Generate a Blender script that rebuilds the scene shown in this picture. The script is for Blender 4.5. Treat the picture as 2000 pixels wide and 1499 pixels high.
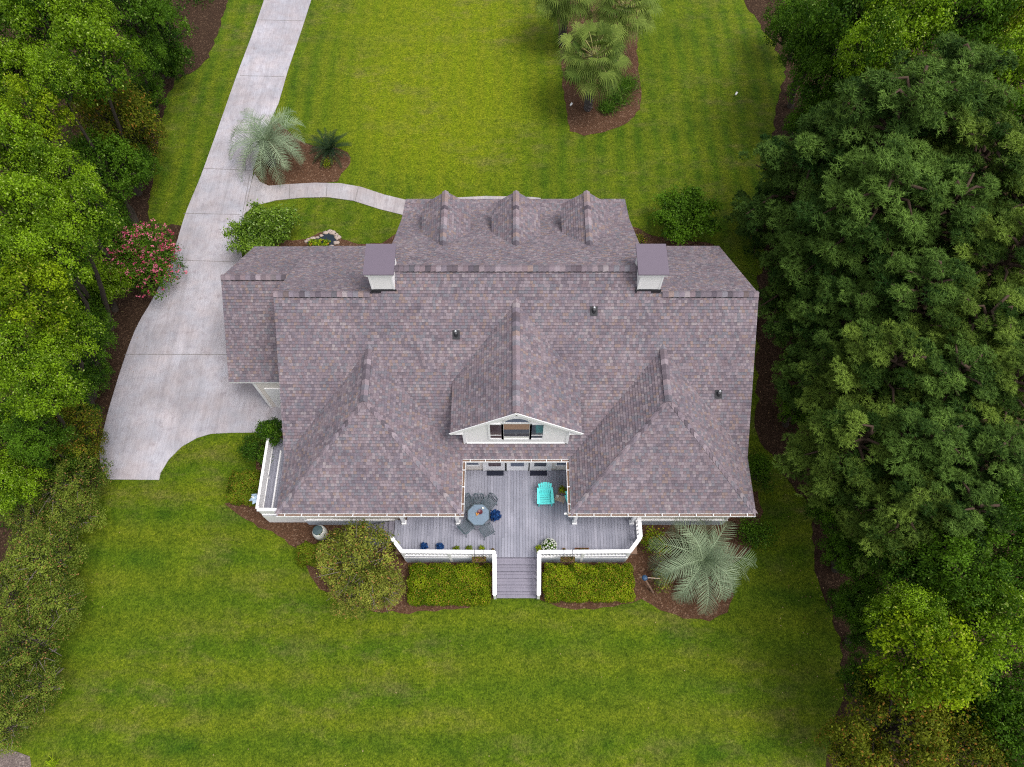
import bpy, math, random
import numpy as np
from mathutils import Vector, Matrix

for o in list(bpy.data.objects):
    bpy.data.objects.remove(o)
scene = bpy.context.scene
COL = scene.collection
R = math.radians

# ------------------------------------------------------------------ camera
H = 35.0                     # drone height over the lawn, metres
TILT = R(26.0)               # drone camera tipped north of straight down
F = 1400.0                   # focal length in photo pixels (photo is 2000 wide)
CT, ST = math.cos(TILT), math.sin(TILT)
cd = bpy.data.cameras.new('camera'); cam = bpy.data.objects.new('camera', cd); COL.objects.link(cam)
cd.sensor_width = 36.0; cd.lens = F / 2000.0 * 36.0
cd.clip_start = 0.5; cd.clip_end = 3000.0
cam.location = (0, 0, H); cam.rotation_euler = (TILT, 0, 0)
scene.camera = cam

def U(px, py, z=0.0):
    """survey helper: ground plan position of a photo point lying at height z"""
    u, v = px - 1000.0, py - 749.5
    k = (H - z) / (F * CT + v * ST)
    return Vector((u * k, (F * ST - v * CT) * k, z))

def mpp(py, z):              # metres per photo pixel (across) at that row and height
    return (H - z) / (F * CT + (py - 749.5) * ST)

# ------------------------------------------------------------------ light
SUN_EL, SUN_AZ = R(66), R(118)          # azimuth clockwise from north (+Y): soft light from the east-south-east
world = bpy.data.worlds.new('World'); scene.world = world; world.use_nodes = True
wn = world.node_tree; wn.nodes.clear()
sky = wn.nodes.new('ShaderNodeTexSky'); sky.sky_type = 'NISHITA'; sky.sun_disc = False
sky.sun_elevation = SUN_EL; sky.sun_rotation = SUN_AZ
sky.air_density = 1.0; sky.dust_density = 4.0; sky.ozone_density = 1.5
bg = wn.nodes.new('ShaderNodeBackground'); bg.inputs['Strength'].default_value = 0.15
wo = wn.nodes.new('ShaderNodeOutputWorld')
hs = wn.nodes.new('ShaderNodeHueSaturation'); hs.inputs['Saturation'].default_value = 0.28   # thin overcast greys the blue
wn.links.new(sky.outputs[0], hs.inputs['Color']); wn.links.new(hs.outputs[0], bg.inputs[0]); wn.links.new(bg.outputs[0], wo.inputs[0])
sd = bpy.data.lights.new('sun', 'SUN'); sd.energy = 1.15; sd.angle = R(22); sd.color = (1.0, 0.95, 0.88)
sun = bpy.data.objects.new('sun', sd); COL.objects.link(sun)
sdir = Vector((math.sin(SUN_AZ) * math.cos(SUN_EL), math.cos(SUN_AZ) * math.cos(SUN_EL), math.sin(SUN_EL)))
sun.rotation_euler = sdir.to_track_quat('Z', 'Y').to_euler(); sun.location = (20, 20, 60)
vs = scene.view_settings
vs.view_transform = 'Standard'; vs.look = 'None'; vs.gamma = 1.0; vs.use_curve_mapping = False
vs.exposure = 0.60
scene.cycles.use_denoising = False
scene.cycles.pixel_filter_type = 'BLACKMAN_HARRIS'; scene.cycles.filter_width = 1.15

# ------------------------------------------------------------------ node helpers
def srgb(r, g, b):
    def c(x):
        x /= 255.0
        return x / 12.92 if x <= 0.04045 else ((x + 0.055) / 1.055) ** 2.4
    return (c(r), c(g), c(b), 1.0)

class NT:
    def __init__(s, name):
        s.m = bpy.data.materials.new(name); s.m.use_nodes = True
        s.t = s.m.node_tree; s.t.nodes.clear()
        s.out = s.t.nodes.new('ShaderNodeOutputMaterial')
    def n(s, typ, **kw):
        nd = s.t.nodes.new('ShaderNode' + typ)
        for k, v in kw.items(): setattr(nd, k, v)
        return nd
    def l(s, a, b): s.t.links.new(a, b)
    def put(s, sock, val):
        if hasattr(val, 'is_output'): s.l(val, sock)
        else: sock.default_value = val
    def math(s, op, a, b=0.0, c=None):
        nd = s.n('Math', operation=op); s.put(nd.inputs[0], a); s.put(nd.inputs[1], b)
        if c is not None: s.put(nd.inputs[2], c)
        return nd.outputs[0]
    def noise(s, vec, scale, detail=3.0, rough=0.55, dist=0.0):
        nd = s.n('TexNoise'); s.l(vec, nd.inputs['Vector'])
        nd.inputs['Scale'].default_value = scale; nd.inputs['Detail'].default_value = detail
        nd.inputs['Roughness'].default_value = rough; nd.inputs['Distortion'].default_value = dist
        return nd.outputs['Fac']
    def ramp(s, fac, stops, interp='LINEAR'):
        nd = s.n('ValToRGB'); cr = nd.color_ramp; cr.interpolation = interp
        while len(cr.elements) < len(stops): cr.elements.new(0.5)
        for e, (p, c) in zip(cr.elements, stops):
            e.position = p; e.color = c if len(c) == 4 else (*c, 1)
        s.put(nd.inputs[0], fac); return nd.outputs[0]
    def mix(s, fac, a, b, mode='MIX'):
        nd = s.n('Mix', data_type='RGBA', blend_type=mode)
        s.put(nd.inputs[0], fac); s.put(nd.inputs[6], a); s.put(nd.inputs[7], b)
        return nd.outputs[2]
    def bump(s, h, strength=0.5, dist=0.02):
        nd = s.n('Bump'); nd.inputs['Strength'].default_value = strength; nd.inputs['Distance'].default_value = dist
        s.l(h, nd.inputs['Height']); return nd.outputs[0]
    def pos(s): return s.n('NewGeometry').outputs['Position']
    def objc(s): return s.n('TexCoord').outputs['Object']
    def mapping(s, vec, scale=(1, 1, 1), rot=(0, 0, 0)):
        nd = s.n('Mapping'); s.l(vec, nd.inputs[0]); nd.inputs['Scale'].default_value = scale
        nd.inputs['Rotation'].default_value = rot; return nd.outputs[0]
    def pbr(s, color, rough=0.8, spec=0.3, normal=None, metallic=0.0):
        p = s.n('BsdfPrincipled'); s.put(p.inputs['Base Color'], color); s.put(p.inputs['Roughness'], rough)
        p.inputs['Specular IOR Level'].default_value = spec; p.inputs['Metallic'].default_value = metallic
        if normal is not None: s.l(normal, p.inputs['Normal'])
        return p.outputs[0]
    def done(s, sh): s.l(sh, s.out.inputs[0]); return s.m

def mat_plain(name, col, rough=0.6, spec=0.4, var=0.12, scale=6.0, metallic=0.0):
    t = NT(name); p = t.objc()
    f = t.noise(p, scale, 4); g = t.noise(p, scale * 9, 2)
    c = t.mix(f, tuple(x * (1 - var) for x in col[:3]) + (1,), tuple(min(1, x * (1 + var)) for x in col[:3]) + (1,))
    return t.done(t.pbr(c, rough, spec, t.bump(g, 0.15, 0.01), metallic))

# ---- lawn
def mat_lawn():
    t = NT('lawn_grass'); p = t.pos()
    xyz = t.n('SeparateXYZ'); t.l(p, xyz.inputs[0]); X, Y = xyz.outputs[0], xyz.outputs[1]
    big = t.noise(p, 0.09, 3, 0.5); mid = t.noise(p, 0.55, 4, 0.6, 0.4); fine = t.noise(p, 7.0, 3, 0.7)
    blade = t.noise(t.mapping(p, (1, 0.7, 1)), 15.0, 3, 0.9)
    c = t.mix(t.ramp(mid, [(0.3, (0, 0, 0)), (0.7, (1, 1, 1))]), (0.031, 0.076, 0.003, 1), (0.080, 0.130, 0.004, 1))
    # yellower zone of lawn north of the house, fading outward
    dx = t.math('DIVIDE', t.math('ADD', X, 5.0), 9.5); dy = t.math('DIVIDE', t.math('ADD', Y, -41.0), 14.0)
    dd = t.math('SQRT', t.math('ADD', t.math('MULTIPLY', dx, dx), t.math('MULTIPLY', dy, dy)))
    dd = t.math('ADD', dd, t.math('MULTIPLY', t.math('SUBTRACT', big, 0.5), 1.1))
    c = t.mix(t.ramp(dd, [(0.45, (0.85, .85, .85)), (1.15, (0, 0, 0))]), c, (0.132, 0.178, 0.003, 1))
    # mower passes: north lawn runs north-south, south lawn runs east-west
    wob = t.math('MULTIPLY', t.math('SUBTRACT', big, 0.5), 1.2)
    s1 = t.math('SINE', t.math('MULTIPLY', t.math('ADD', X, wob), 5.2))
    s2 = t.math('SINE', t.math('MULTIPLY', t.math('ADD', Y, t.math('MULTIPLY', wob, 2.0)), 3.0))
    nsel = t.ramp(t.math('MULTIPLY_ADD', Y, 0.02, 0.0), [(0.40, (0, 0, 0)), (0.46, (1, 1, 1))])
    st = t.math('ADD', t.math('MULTIPLY', s1, nsel), t.math('MULTIPLY', s2, t.math('SUBTRACT', 1.0, nsel)))
    st = t.math('MULTIPLY', st, t.ramp(t.noise(p, 0.16, 2), [(0.30, (0.25, .25, .25)), (0.6, (1, 1, 1))]))
    c = t.mix(t.math('MULTIPLY_ADD', st, 0.32, 0.34), c, t.mix(0.65, c, (0.140, 0.158, 0.007, 1)))
    # thin dry patches
    dry = t.ramp(t.noise(t.mapping(p, (0.55, 1.2, 1)), 0.8, 6, 0.72, 0.1), [(0.48, (0, 0, 0)), (0.78, (1, 1, 1))])
    c = t.mix(t.math('MULTIPLY', t.math('MULTIPLY', dry, t.ramp(t.noise(p, 0.14, 2), [(0.40, (0, 0, 0)), (0.60, (1, 1, 1))])), 0.75), c, (0.130, 0.105, 0.040, 1))
    mot = t.noise(p, 2.3, 4, 0.75)
    c = t.mix(1.0, c, t.ramp(mot, [(0.30, (0.58, 0.66, 0.5)), (0.5, (1, 1, 1)), (0.72, (1.40, 1.25, 1.6))]), 'MULTIPLY')
    c = t.mix(1.0, c, t.ramp(fine, [(0.28, (0.48, 0.52, 0.4)), (0.5, (1, 1, 1)), (0.75, (1.45, 1.36, 1.5))]), 'MULTIPLY')
    c = t.mix(1.0, c, t.ramp(blade, [(0.30, (0.30, 0.36, 0.25)), (0.5, (1, 1, 1)), (0.70, (1.9, 1.65, 2.2))]), 'MULTIPLY')
    h = t.math('ADD', t.math('MULTIPLY', fine, 0.6), t.math('MULTIPLY', blade, 0.6))
    return t.done(t.pbr(c, 0.9, 0.12, t.bump(h, 0.8, 0.05)))

def mat_mulch(name, a, b, chip):
    t = NT(name); p = t.pos()
    n1 = t.noise(p, 1.2, 4, 0.6); n2 = t.noise(p, 16.0, 3, 0.75); v = t.n('TexVoronoi'); t.l(p, v.inputs['Vector']); v.inputs['Scale'].default_value = 14
    c = t.mix(n1, a, b)
    wn_ = t.n('TexWhiteNoise'); t.l(v.outputs['Position'], wn_.inputs['Vector'])
    c = t.mix(t.ramp(wn_.outputs['Value'], [(0.75, (0, 0, 0)), (0.95, (0.8, .8, .8))]), c, chip)
    c = t.mix(1.0, c, t.ramp(n2, [(0.25, (0.45, 0.45, 0.45)), (0.75, (1.5, 1.45, 1.4))]), 'MULTIPLY')
    return t.done(t.pbr(c, 0.95, 0.1, t.bump(t.math('ADD', n2, wn_.outputs['Value']), 0.9, 0.05)))

def mat_concrete(name, base):
    t = NT(name); p = t.pos()
    n1 = t.noise(p, 0.35, 5, 0.62, 0.5); n2 = t.noise(p, 2.4, 5, 0.7); n3 = t.noise(p, 30.0, 2, 0.5)
    brush = t.noise(t.mapping(p, (18, 1.2, 1), (0, 0, R(-18))), 1.0, 3, 0.7)
    c = t.mix(t.ramp(n1, [(0.3, (0, 0, 0)), (0.7, (1, 1, 1))]), tuple(x * 0.72 for x in base), tuple(min(1, x * 1.14) for x in base))
    c = t.mix(t.ramp(n2, [(0.5, (0, 0, 0)), (0.72, (0.6, .6, .6))]), c, (base[0] * 0.62, base[1] * 0.58, base[2] * 0.60, 1))
    c = t.mix(1.0, c, t.ramp(brush, [(0.25, (0.78, 0.77, 0.78)), (0.75, (1.14, 1.14, 1.14))]), 'MULTIPLY')
    c = t.mix(1.0, c, t.ramp(n3, [(0.25, (0.90, 0.90, 0.90)), (0.75, (1.08, 1.08, 1.08))]), 'MULTIPLY')
    tyre = t.noise(t.mapping(p, (2.2, 0.12, 1), (0, 0, R(-16))), 1.0, 3, 0.6)
    c = t.mix(t.ramp(tyre, [(0.50, (0, 0, 0)), (0.70, (.38, .38, .38))]), c, (base[0] * .55, base[1] * .53, base[2] * .52, 1))
    spot = t.noise(p, 1.7, 2, 0.5)
    c = t.mix(t.ramp(spot, [(0.66, (0, 0, 0)), (0.74, (.35, .35, .35))]), c, (base[0] * .5, base[1] * .44, base[2] * .40, 1))
    tone = t.noise(p, 0.8, 3, 0.6)
    c = t.mix(1.0, c, t.ramp(tone, [(0.35, (1.03, 0.99, 0.99)), (0.65, (0.97, 1.0, 1.05))]), 'MULTIPLY')
    return t.done(t.pbr(c, 0.88, 0.2, t.bump(n3, 0.15, 0.006)))

def mat_shingle(name, dim=1.0):
    """architectural asphalt shingles, uv in metres: u along the course, v up the slope"""
    t = NT(name); uv = t.n('UVMap').outputs[0]
    s = t.n('SeparateXYZ'); t.l(uv, s.inputs[0]); u, v = s.outputs[0], s.outputs[1]
    row = t.math('FLOOR', t.math('MULTIPLY_ADD', v, 1 / 0.14, 0.002))
    wr = t.n('TexWhiteNoise', noise_dimensions='1D'); t.l(row, wr.inputs['W'])
    uu = t.math('ADD', t.math('DIVIDE', u, 0.135), t.math('MULTIPLY', wr.outputs['Value'], 7.3))
    col = t.math('FLOOR', uu)
    cb = t.n('CombineXYZ'); t.l(row, cb.inputs[0]); t.l(col, cb.inputs[1])
    w = t.n('TexWhiteNoise', noise_dimensions='3D'); t.l(cb.outputs[0], w.inputs['Vector'])
    k = dim
    def C(r, g, b): return (r * k, g * k, b * k, 1)
    c = t.ramp(w.outputs['Value'], [(0.0, C(0.166, 0.141, 0.165)), (0.12, C(0.225, 0.184, 0.211)), (0.25, C(0.197, 0.170, 0.203)),
        (0.38, C(0.248, 0.203, 0.224)), (0.52, C(0.278, 0.236, 0.264)), (0.64, C(0.213, 0.165, 0.184)), (0.74, C(0.200, 0.190, 0.219)),
        (0.84, C(0.262, 0.200, 0.189)), (0.91, C(0.188, 0.183, 0.211)), (0.96, C(0.296, 0.260, 0.275))], 'CONSTANT')
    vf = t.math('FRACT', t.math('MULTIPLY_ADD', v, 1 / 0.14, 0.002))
    c = t.mix(t.ramp(vf, [(0.80, (0, 0, 0)), (1.0, (.68, .68, .68))]), c, C(.06, .05, .065))      # shadow below the next course's butt, painted into the colour as a printed band
    p = t.pos()
    blot = t.noise(p, 0.7, 4, 0.6); gran = t.noise(p, 24.0, 3, 0.8)
    c = t.mix(1.0, c, t.ramp(blot, [(0.3, (0.86, 0.86, 0.88)), (0.7, (1.12, 1.10, 1.08))]), 'MULTIPLY')
    c = t.mix(1.0, c, t.ramp(gran, [(0.28, (0.66, 0.66, 0.68)), (0.72, (1.32, 1.30, 1.28))]), 'MULTIPLY')
    fu = t.math('FRACT', uu)
    gap = t.math('LESS_THAN', fu, 0.07)
    c = t.mix(t.math('MULTIPLY', gap, 0.55), c, C(.05, .045, .055))
    h = t.math('ADD', t.math('MULTIPLY', w.outputs['Value'], 0.8), t.math('MULTIPLY', gran, 0.3))
    return t.done(t.pbr(c, 0.92, 0.15, t.bump(h, 0.5, 0.012)))

def mat_siding(name, base):
    t = NT(name); p = t.pos(); s = t.n('SeparateXYZ'); t.l(p, s.inputs[0])
    fz = t.math('FRACT', t.math('DIVIDE', s.outputs[2], 0.15))
    n1 = t.noise(p, 1.5, 4)
    c = t.mix(n1, tuple(x * 0.94 for x in base[:3]) + (1,), base)
    return t.done(t.pbr(c, 0.55, 0.35, t.bump(t.math('SUBTRACT', 1.0, fz), 0.25, 0.012)))

def mat_deck(name, a, b):
    t = NT(name); p = t.objc()
    isl = t.n('NewGeometry').outputs['Random Per Island']
    gr = t.noise(t.mapping(p, (30, 2.0, 8)), 1.0, 4, 0.65); st = t.noise(p, 0.9, 4, 0.6)
    c = t.mix(isl, a, b)
    c = t.mix(1.0, c, t.ramp(gr, [(0.25, (0.85, 0.85, 0.86)), (0.75, (1.12, 1.12, 1.12))]), 'MULTIPLY')
    c = t.mix(1.0, c, t.ramp(st, [(0.3, (0.85, 0.85, 0.86)), (0.7, (1.12, 1.1, 1.1))]), 'MULTIPLY')
    return t.done(t.pbr(c, 0.8, 0.25, t.bump(gr, 0.3, 0.01)))

def mat_leaf(name, dark, light, accent=None, acc=0.04, trans=0.28, rough=0.6, spec=0.10):
    t = NT(name)
    a = t.n('Attribute', attribute_name='tint', attribute_type='GEOMETRY').outputs['Fac']
    oi = t.n('ObjectInfo').outputs['Random']
    f = t.math('ADD', a, t.math('MULTIPLY', t.math('SUBTRACT', oi, 0.5), 0.22))
    c = t.ramp(f, [(0.05, dark), (0.55, tuple((x + y) / 2 for x, y in zip(dark, light))), (1.0, light)])
    if accent:
        rp = t.n('NewGeometry').outputs['Random Per Island']
        c = t.mix(t.math('LESS_THAN', rp, acc), c, accent)
    pr = t.pbr(c, rough, spec)
    tr = t.n('BsdfTranslucent'); t.l(t.mix(1.0, c, (1.15, 1.25, 0.4, 1), 'MULTIPLY'), tr.inputs[0])
    mx = t.n('MixShader'); mx.inputs[0].default_value = trans
    t.l(pr, mx.inputs[1]); t.l(tr.outputs[0], mx.inputs[2])
    return t.done(mx.outputs[0])

def mat_bark(name, a, b):
    t = NT(name); p = t.objc()
    n = t.noise(t.mapping(p, (9, 9, 1.6)), 1.0, 5, 0.7)
    return t.done(t.pbr(t.mix(n, a, b), 0.9, 0.15, t.bump(n, 0.9, 0.04)))

def mat_glass(name, col):
    t = NT(name); n = t.noise(t.objc(), 1.5, 3)
    return t.done(t.pbr(t.mix(n, tuple(x * .7 for x in col[:3]) + (1,), col), 0.10, 0.35))

M = dict(
    lawn=mat_lawn(),
    mulch=mat_mulch('pine_straw_mulch', (.075, .038, .022, 1), (.125, .068, .042, 1), (.20, .125, .085, 1)),
    litter=mat_mulch('leaf_litter', (.030, .017, .011, 1), (.062, .037, .024, 1), (.11, .07, .045, 1)),
    concrete=mat_concrete('brushed_concrete', (.435, .415, .44, 1)),
    path=mat_concrete('path_concrete', (.43, .40, .405, 1)),
    joint=mat_plain('joint_filler', (.19, .175, .17), 0.95, 0.1),
    soil=mat_mulch('bare_soil', (.13, .105, .10, 1), (.22, .18, .17, 1), (.28, .24, .22, 1)),
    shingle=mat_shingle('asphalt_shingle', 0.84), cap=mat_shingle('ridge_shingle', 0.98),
    under=mat_plain('roof_deck_edge', (.06, .05, .055), 0.9, 0.1),
    white=mat_plain('white_paint', (.86, .85, .86), 0.45, 0.4, 0.05, 2.0),
    siding=mat_siding('cream_siding', (.80, .74, .69, 1)),
    gable=mat_siding('white_siding', (.90, .88, .88, 1)),
    chim=mat_siding('chimney_siding', (.90, .88, .88, 1)),
    found=mat_plain('foundation_block', (.42, .45, .52), 0.8, 0.2),
    metalcap=mat_plain('purple_grey_metal', (.135, .108, .142), 0.5, 0.5, 0.06, 3.0),
    deck=mat_deck('weathered_deck', (.235, .24, .290, 1), (.315, .318, .375, 1)),
    tread=mat_deck('weathered_tread', (.20, .19, .235, 1), (.29, .275, .33, 1)),
    glassd=mat_glass('dark_glass', (.05, .065, .09, 1)), glassb=mat_glass('blue_glass', (.10, .13, .20, 1)),
    curtain=mat_plain('warm_blind', (.34, .20, .13), 0.5, 0.5, 0.1),
    redglass=mat_glass('reddish_glass', (.075, .040, .045, 1)),
    black=mat_plain('black_rubber', (.018, .02, .035), 0.85, 0.2),
    steel=mat_plain('galvanised_steel', (.62, .64, .66), 0.35, 0.5, 0.1, 5.0, 0.4),
    lead=mat_plain('dark_flashing', (.03, .03, .035), 0.6, 0.4),
    teal=mat_plain('turquoise_paint', (.15, .80, .78), 0.45, 0.4, 0.07),
    iron=mat_plain('grey_green_iron', (.075, .105, .125), 0.5, 0.4),
    ironbl=mat_plain('mosaic_top', (.15, .21, .28), 0.4, 0.5, 0.25, 14.0),
    terra=mat_plain('terracotta', (.33, .15, .11), 0.85, 0.2), redbox=mat_plain('red_clay', (.26, .07, .05), 0.8, 0.2),
    brown=mat_plain('brown_wicker', (.17, .09, .055), 0.85, 0.2, 0.3, 18.0),
    ceram=mat_plain('glazed_white', (.72, .72, .68), 0.3, 0.5, 0.08), lid=mat_plain('dark_green_lid', (.05, .085, .095), 0.5, 0.4),
    maroon=mat_plain('maroon_bowl', (.12, .03, .04), 0.4, 0.5), orange=mat_plain('orange_fruit', (.55, .25, .06), 0.5, 0.4),
    blue=mat_leaf('deep_blue_petals', (.008, .028, .11, 1), (.02, .085, .26, 1), trans=0.15),
    bluepaint=mat_plain('pale_blue_paint', (.33, .44, .55), 0.5, 0.4), navy=mat_plain('navy_paint', (.02, .06, .13), 0.5, 0.4),
    wood=mat_plain('brown_wood', (.19, .12, .085), 0.8, 0.2, 0.25, 9.0), palewood=mat_plain('pale_wood', (.42, .33, .26), 0.8, 0.2, 0.2, 9.0),
    stone=mat_plain('pale_stone', (.40, .32, .28), 0.85, 0.2, 0.25, 4.0), pond=mat_glass('pond_water', (.02, .03, .045, 1)),
    bark=mat_bark('grey_brown_bark', (.022, .018, .014, 1), (.085, .070, .056, 1)),
    pinebark=mat_bark('pine_bark', (.032, .021, .015, 1), (.115, .076, .055, 1)),
    palebark=mat_bark('pale_twig_bark', (.12, .10, .085, 1), (.27, .23, .205, 1)),
    palmbark=mat_bark('palm_boots', (.055, .05, .055, 1), (.20, .175, .17, 1)),
    leafA=mat_leaf('fresh_green_leaf', (.024, .070, .003, 1), (.245, .400, .014, 1), (.36, .46, .11, 1), 0.05),
    leafB=mat_leaf('dark_green_leaf', (.014, .046, .004, 1), (.105, .215, .012, 1), (.18, .27, .06, 1), 0.03),
    leafY=mat_leaf('yellow_green_leaf', (.050, .105, .003, 1), (.310, .430, .010, 1), (.38, .40, .06, 1), 0.05),
    leafO=mat_leaf('olive_leaf', (.060, .092, .008, 1), (.360, .380, .060, 1), (.40, .20, .07, 1), 0.06),
    leafT=mat_leaf('thicket_leaf', (.028, .056, .005, 1), (.235, .300, .040, 1), (.34, .18, .07, 1), 0.05),
    leafR=mat_leaf('bronze_olive_leaf', (.036, .056, .005, 1), (.220, .245, .016, 1), (.32, .16, .03, 1), 0.07),
    leafS=mat_leaf('camellia_leaf', (.018, .056, .006, 1), (.190, .310, .030, 1), (.30, .40, .14, 1), 0.06, trans=0.2, rough=0.4),
    pine=mat_leaf('pine_needle', (.013, .042, .006, 1), (.150, .255, .045, 1), trans=0.22),
    pineB=mat_leaf('olive_pine_needle', (.020, .050, .006, 1), (.190, .280, .042, 1), trans=0.22),
    palm=mat_leaf('silver_palm', (.075, .130, .070, 1), (.370, .450, .290, 1), trans=0.12),
    fan=mat_leaf('fan_palm', (.035, .075, .012, 1), (.240, .310, .060, 1), trans=0.2),
    stalk=mat_plain('yellow_stalk', (.30, .29, .10), 0.6, 0.3),
    sago=mat_leaf('sago_leaf', (.008, .022, .010, 1), (.035, .062, .022, 1), (.18, .16, .07, 1), 0.02, trans=0.05),
    hedge=mat_leaf('hedge_leaf', (.060, .110, .003, 1), (.290, .370, .010, 1), (.42, .24, .04, 1), 0.07),
    hedgeB=mat_leaf('box_leaf', (.040, .080, .004, 1), (.200, .260, .014, 1), (.30, .16, .03, 1), 0.06),
    pink=mat_leaf('pink_flower', (.42, .045, .11, 1), (.80, .24, .36, 1), trans=0.25),
    whitefl=mat_leaf('white_flower', (.40, .42, .36, 1), (.75, .75, .72, 1), trans=0.2),
)

# ------------------------------------------------------------------ object helpers
def tag(o, label=None, cat=None, group=None, kind=None):
    if label: o['label'] = label
    if cat: o['category'] = cat
    if group: o['group'] = group
    if kind: o['kind'] = kind
    return o

def empty(name, loc, label, cat, group=None, rz=0.0):
    o = bpy.data.objects.new(name, None); COL.objects.link(o)
    o.location = loc; o.rotation_euler = (0, 0, rz); o.empty_display_size = 0.3
    return tag(o, label, cat, group)

class MB:
    """mesh builder: pieces of ONE mesh object"""
    def __init__(s): s.v = []; s.f = []; s.uv = []
    def poly(s, pts, uvs=None):
        b = len(s.v); s.v.extend([tuple(p) for p in pts]); s.f.append(tuple(range(b, b + len(pts))))
        s.uv.append(uvs if uvs else [(0, 0)] * len(pts)); return s
    def hexa(s, p):          # 8 points: bottom 4 then top 4
        for q in ((3, 2, 1, 0), (4, 5, 6, 7), (0, 1, 5, 4), (1, 2, 6, 5), (2, 3, 7, 6), (3, 0, 4, 7)):
            s.poly([p[i] for i in q])
        return s
    def box(s, x0, x1, y0, y1, z0, z1):
        return s.hexa([(x0, y0, z0), (x1, y0, z0), (x1, y1, z0), (x0, y1, z0), (x0, y0, z1), (x1, y0, z1), (x1, y1, z1), (x0, y1, z1)])
    def obox(s, c, ax, ay, az):   # centre and three half-axis vectors
        c, ax, ay, az = map(Vector, (c, ax, ay, az))
        return s.hexa([c - ax - ay - az, c + ax - ay - az, c + ax + ay - az, c - ax + ay - az,
                       c - ax - ay + az, c + ax - ay + az, c + ax + ay + az, c - ax + ay + az])
    def bar(s, a, b, w, h, up=(0, 0, 1)):
        a, b = Vector(a), Vector(b); d = (b - a); L = d.length; d.normalize(); up = Vector(up)
        sd_ = d.cross(up)
        if sd_.length < 1e-4: sd_ = d.cross(Vector((0, 1, 0)))
        sd_.normalize(); u2 = sd_.cross(d)
        return s.obox((a + b) / 2, d * L / 2, sd_ * w / 2, u2 * h / 2)
    def tube(s, pts, rad, n=8, cap=True):
        pts = [Vector(p) for p in pts]; rings = []
        for i, p in enumerate(pts):
            d = (pts[min(i + 1, len(pts) - 1)] - pts[max(i - 1, 0)]).normalized()
            a = d.cross(Vector((0, 0, 1)) if abs(d.z) < .9 else Vector((1, 0, 0))).normalized(); b2 = d.cross(a)
            r = rad[i] if isinstance(rad, (list, tuple)) else rad
            base = len(s.v)
            for k in range(n):
                t_ = 2 * math.pi * k / n; s.v.append(tuple(p + a * math.cos(t_) * r + b2 * math.sin(t_) * r))
            rings.append(base)
        for i in range(len(rings) - 1):
            for k in range(n):
                k2 = (k + 1) % n
                s.f.append((rings[i] + k, rings[i] + k2, rings[i + 1] + k2, rings[i + 1] + k)); s.uv.append([(0, 0)] * 4)
        if cap:
            s.f.append(tuple(rings[0] + k for k in range(n))); s.uv.append([(0, 0)] * n)
            s.f.append(tuple(rings[-1] + k for k in reversed(range(n)))); s.uv.append([(0, 0)] * n)
        return s
    def lathe(s, prof, n=20, c=(0, 0, 0)):
        c = Vector(c); base = len(s.v)
        for r, z in prof:
            for k in range(n):
                t_ = 2 * math.pi * k / n; s.v.append((c.x + r * math.cos(t_), c.y + r * math.sin(t_), c.z + z))
        for i in range(len(prof) - 1):
            for k in range(n):
                k2 = (k + 1) % n; a = base + i * n
                s.f.append((a + k, a + k2, a + n + k2, a + n + k)); s.uv.append([(0, 0)] * 4)
        return s
    def build(s, name, mat, parent=None, smooth=False, bevel=0.0):
        me = bpy.data.meshes.new(name); me.from_pydata(s.v, [], s.f)
        uvl = me.uv_layers.new(name='UVMap')
        flat = [c for f in s.uv for p in f for c in p]
        uvl.data.foreach_set('uv', flat)
        me.materials.append(mat)
        if smooth: me.polygons.foreach_set('use_smooth', [True] * len(me.polygons))
        me.update()
        o = bpy.data.objects.new(name, me); COL.objects.link(o)
        if parent: o.parent = parent
        if bevel > 0:
            b = o.modifiers.new('bevel', 'BEVEL'); b.width = bevel; b.segments = 2; b.limit_method = 'ANGLE'
        return o

def pieces(mb, tol=0.03):
    """split a builder into its far-apart pieces, each to become an object of its own"""
    n = len(mb.f); bx = []
    for f in mb.f:
        P = np.array([mb.v[i] for i in f]); bx.append((P.min(0) - tol, P.max(0) + tol))
    lo = np.array([x[0] for x in bx]); hi = np.array([x[1] for x in bx]); lab = -np.ones(n, int); k = 0
    for i in range(n):
        if lab[i] >= 0: continue
        st = [i]; lab[i] = k
        while st:
            j = st.pop(); hit = np.where((lab < 0) & np.all(lo <= hi[j], 1) & np.all(hi >= lo[j], 1))[0]
            lab[hit] = k; st.extend(hit.tolist())
        k += 1
    out = []
    for q in range(k):
        m = MB(); mp = {}
        for i in np.where(lab == q)[0]:
            m.f.append(tuple(mp.setdefault(j, len(mp)) for j in mb.f[i])); m.uv.append(mb.uv[i])
        m.v = [mb.v[j] for j in mp]; out.append(m)
    return out

def copy_tree(o, parent=None):
    c = o.copy(); COL.objects.link(c)
    if parent: c.parent = parent
    for ch in list(o.children): copy_tree(ch, c)
    return c

# ------------------------------------------------------------------ ground, driveway, beds
def wobble(pts, amp, seed, step=0.5):
    rng = random.Random(seed); out = []
    n = len(pts)
    for i in range(n):
        a, b = Vector(pts[i]), Vector(pts[(i + 1) % n]); L = (b - a).length; k = max(1, int(L / step))
        if k > 120: out.append(a); continue
        nrm = Vector((-(b - a).y, (b - a).x, 0)).normalized() if L > 0 else Vector((0, 0, 0))
        for j in range(k):
            out.append(a.lerp(b, j / k) + nrm * (rng.uniform(-amp, amp) if amp else 0))
    return out

def smooth_closed(pts, it=2):
    for _ in range(it):
        q = []
        for i in range(len(pts)):
            a, b = pts[i], pts[(i + 1) % len(pts)]
            q.append(a.lerp(b, 0.25)); q.append(a.lerp(b, 0.75))
        pts = q
    return pts

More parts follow.
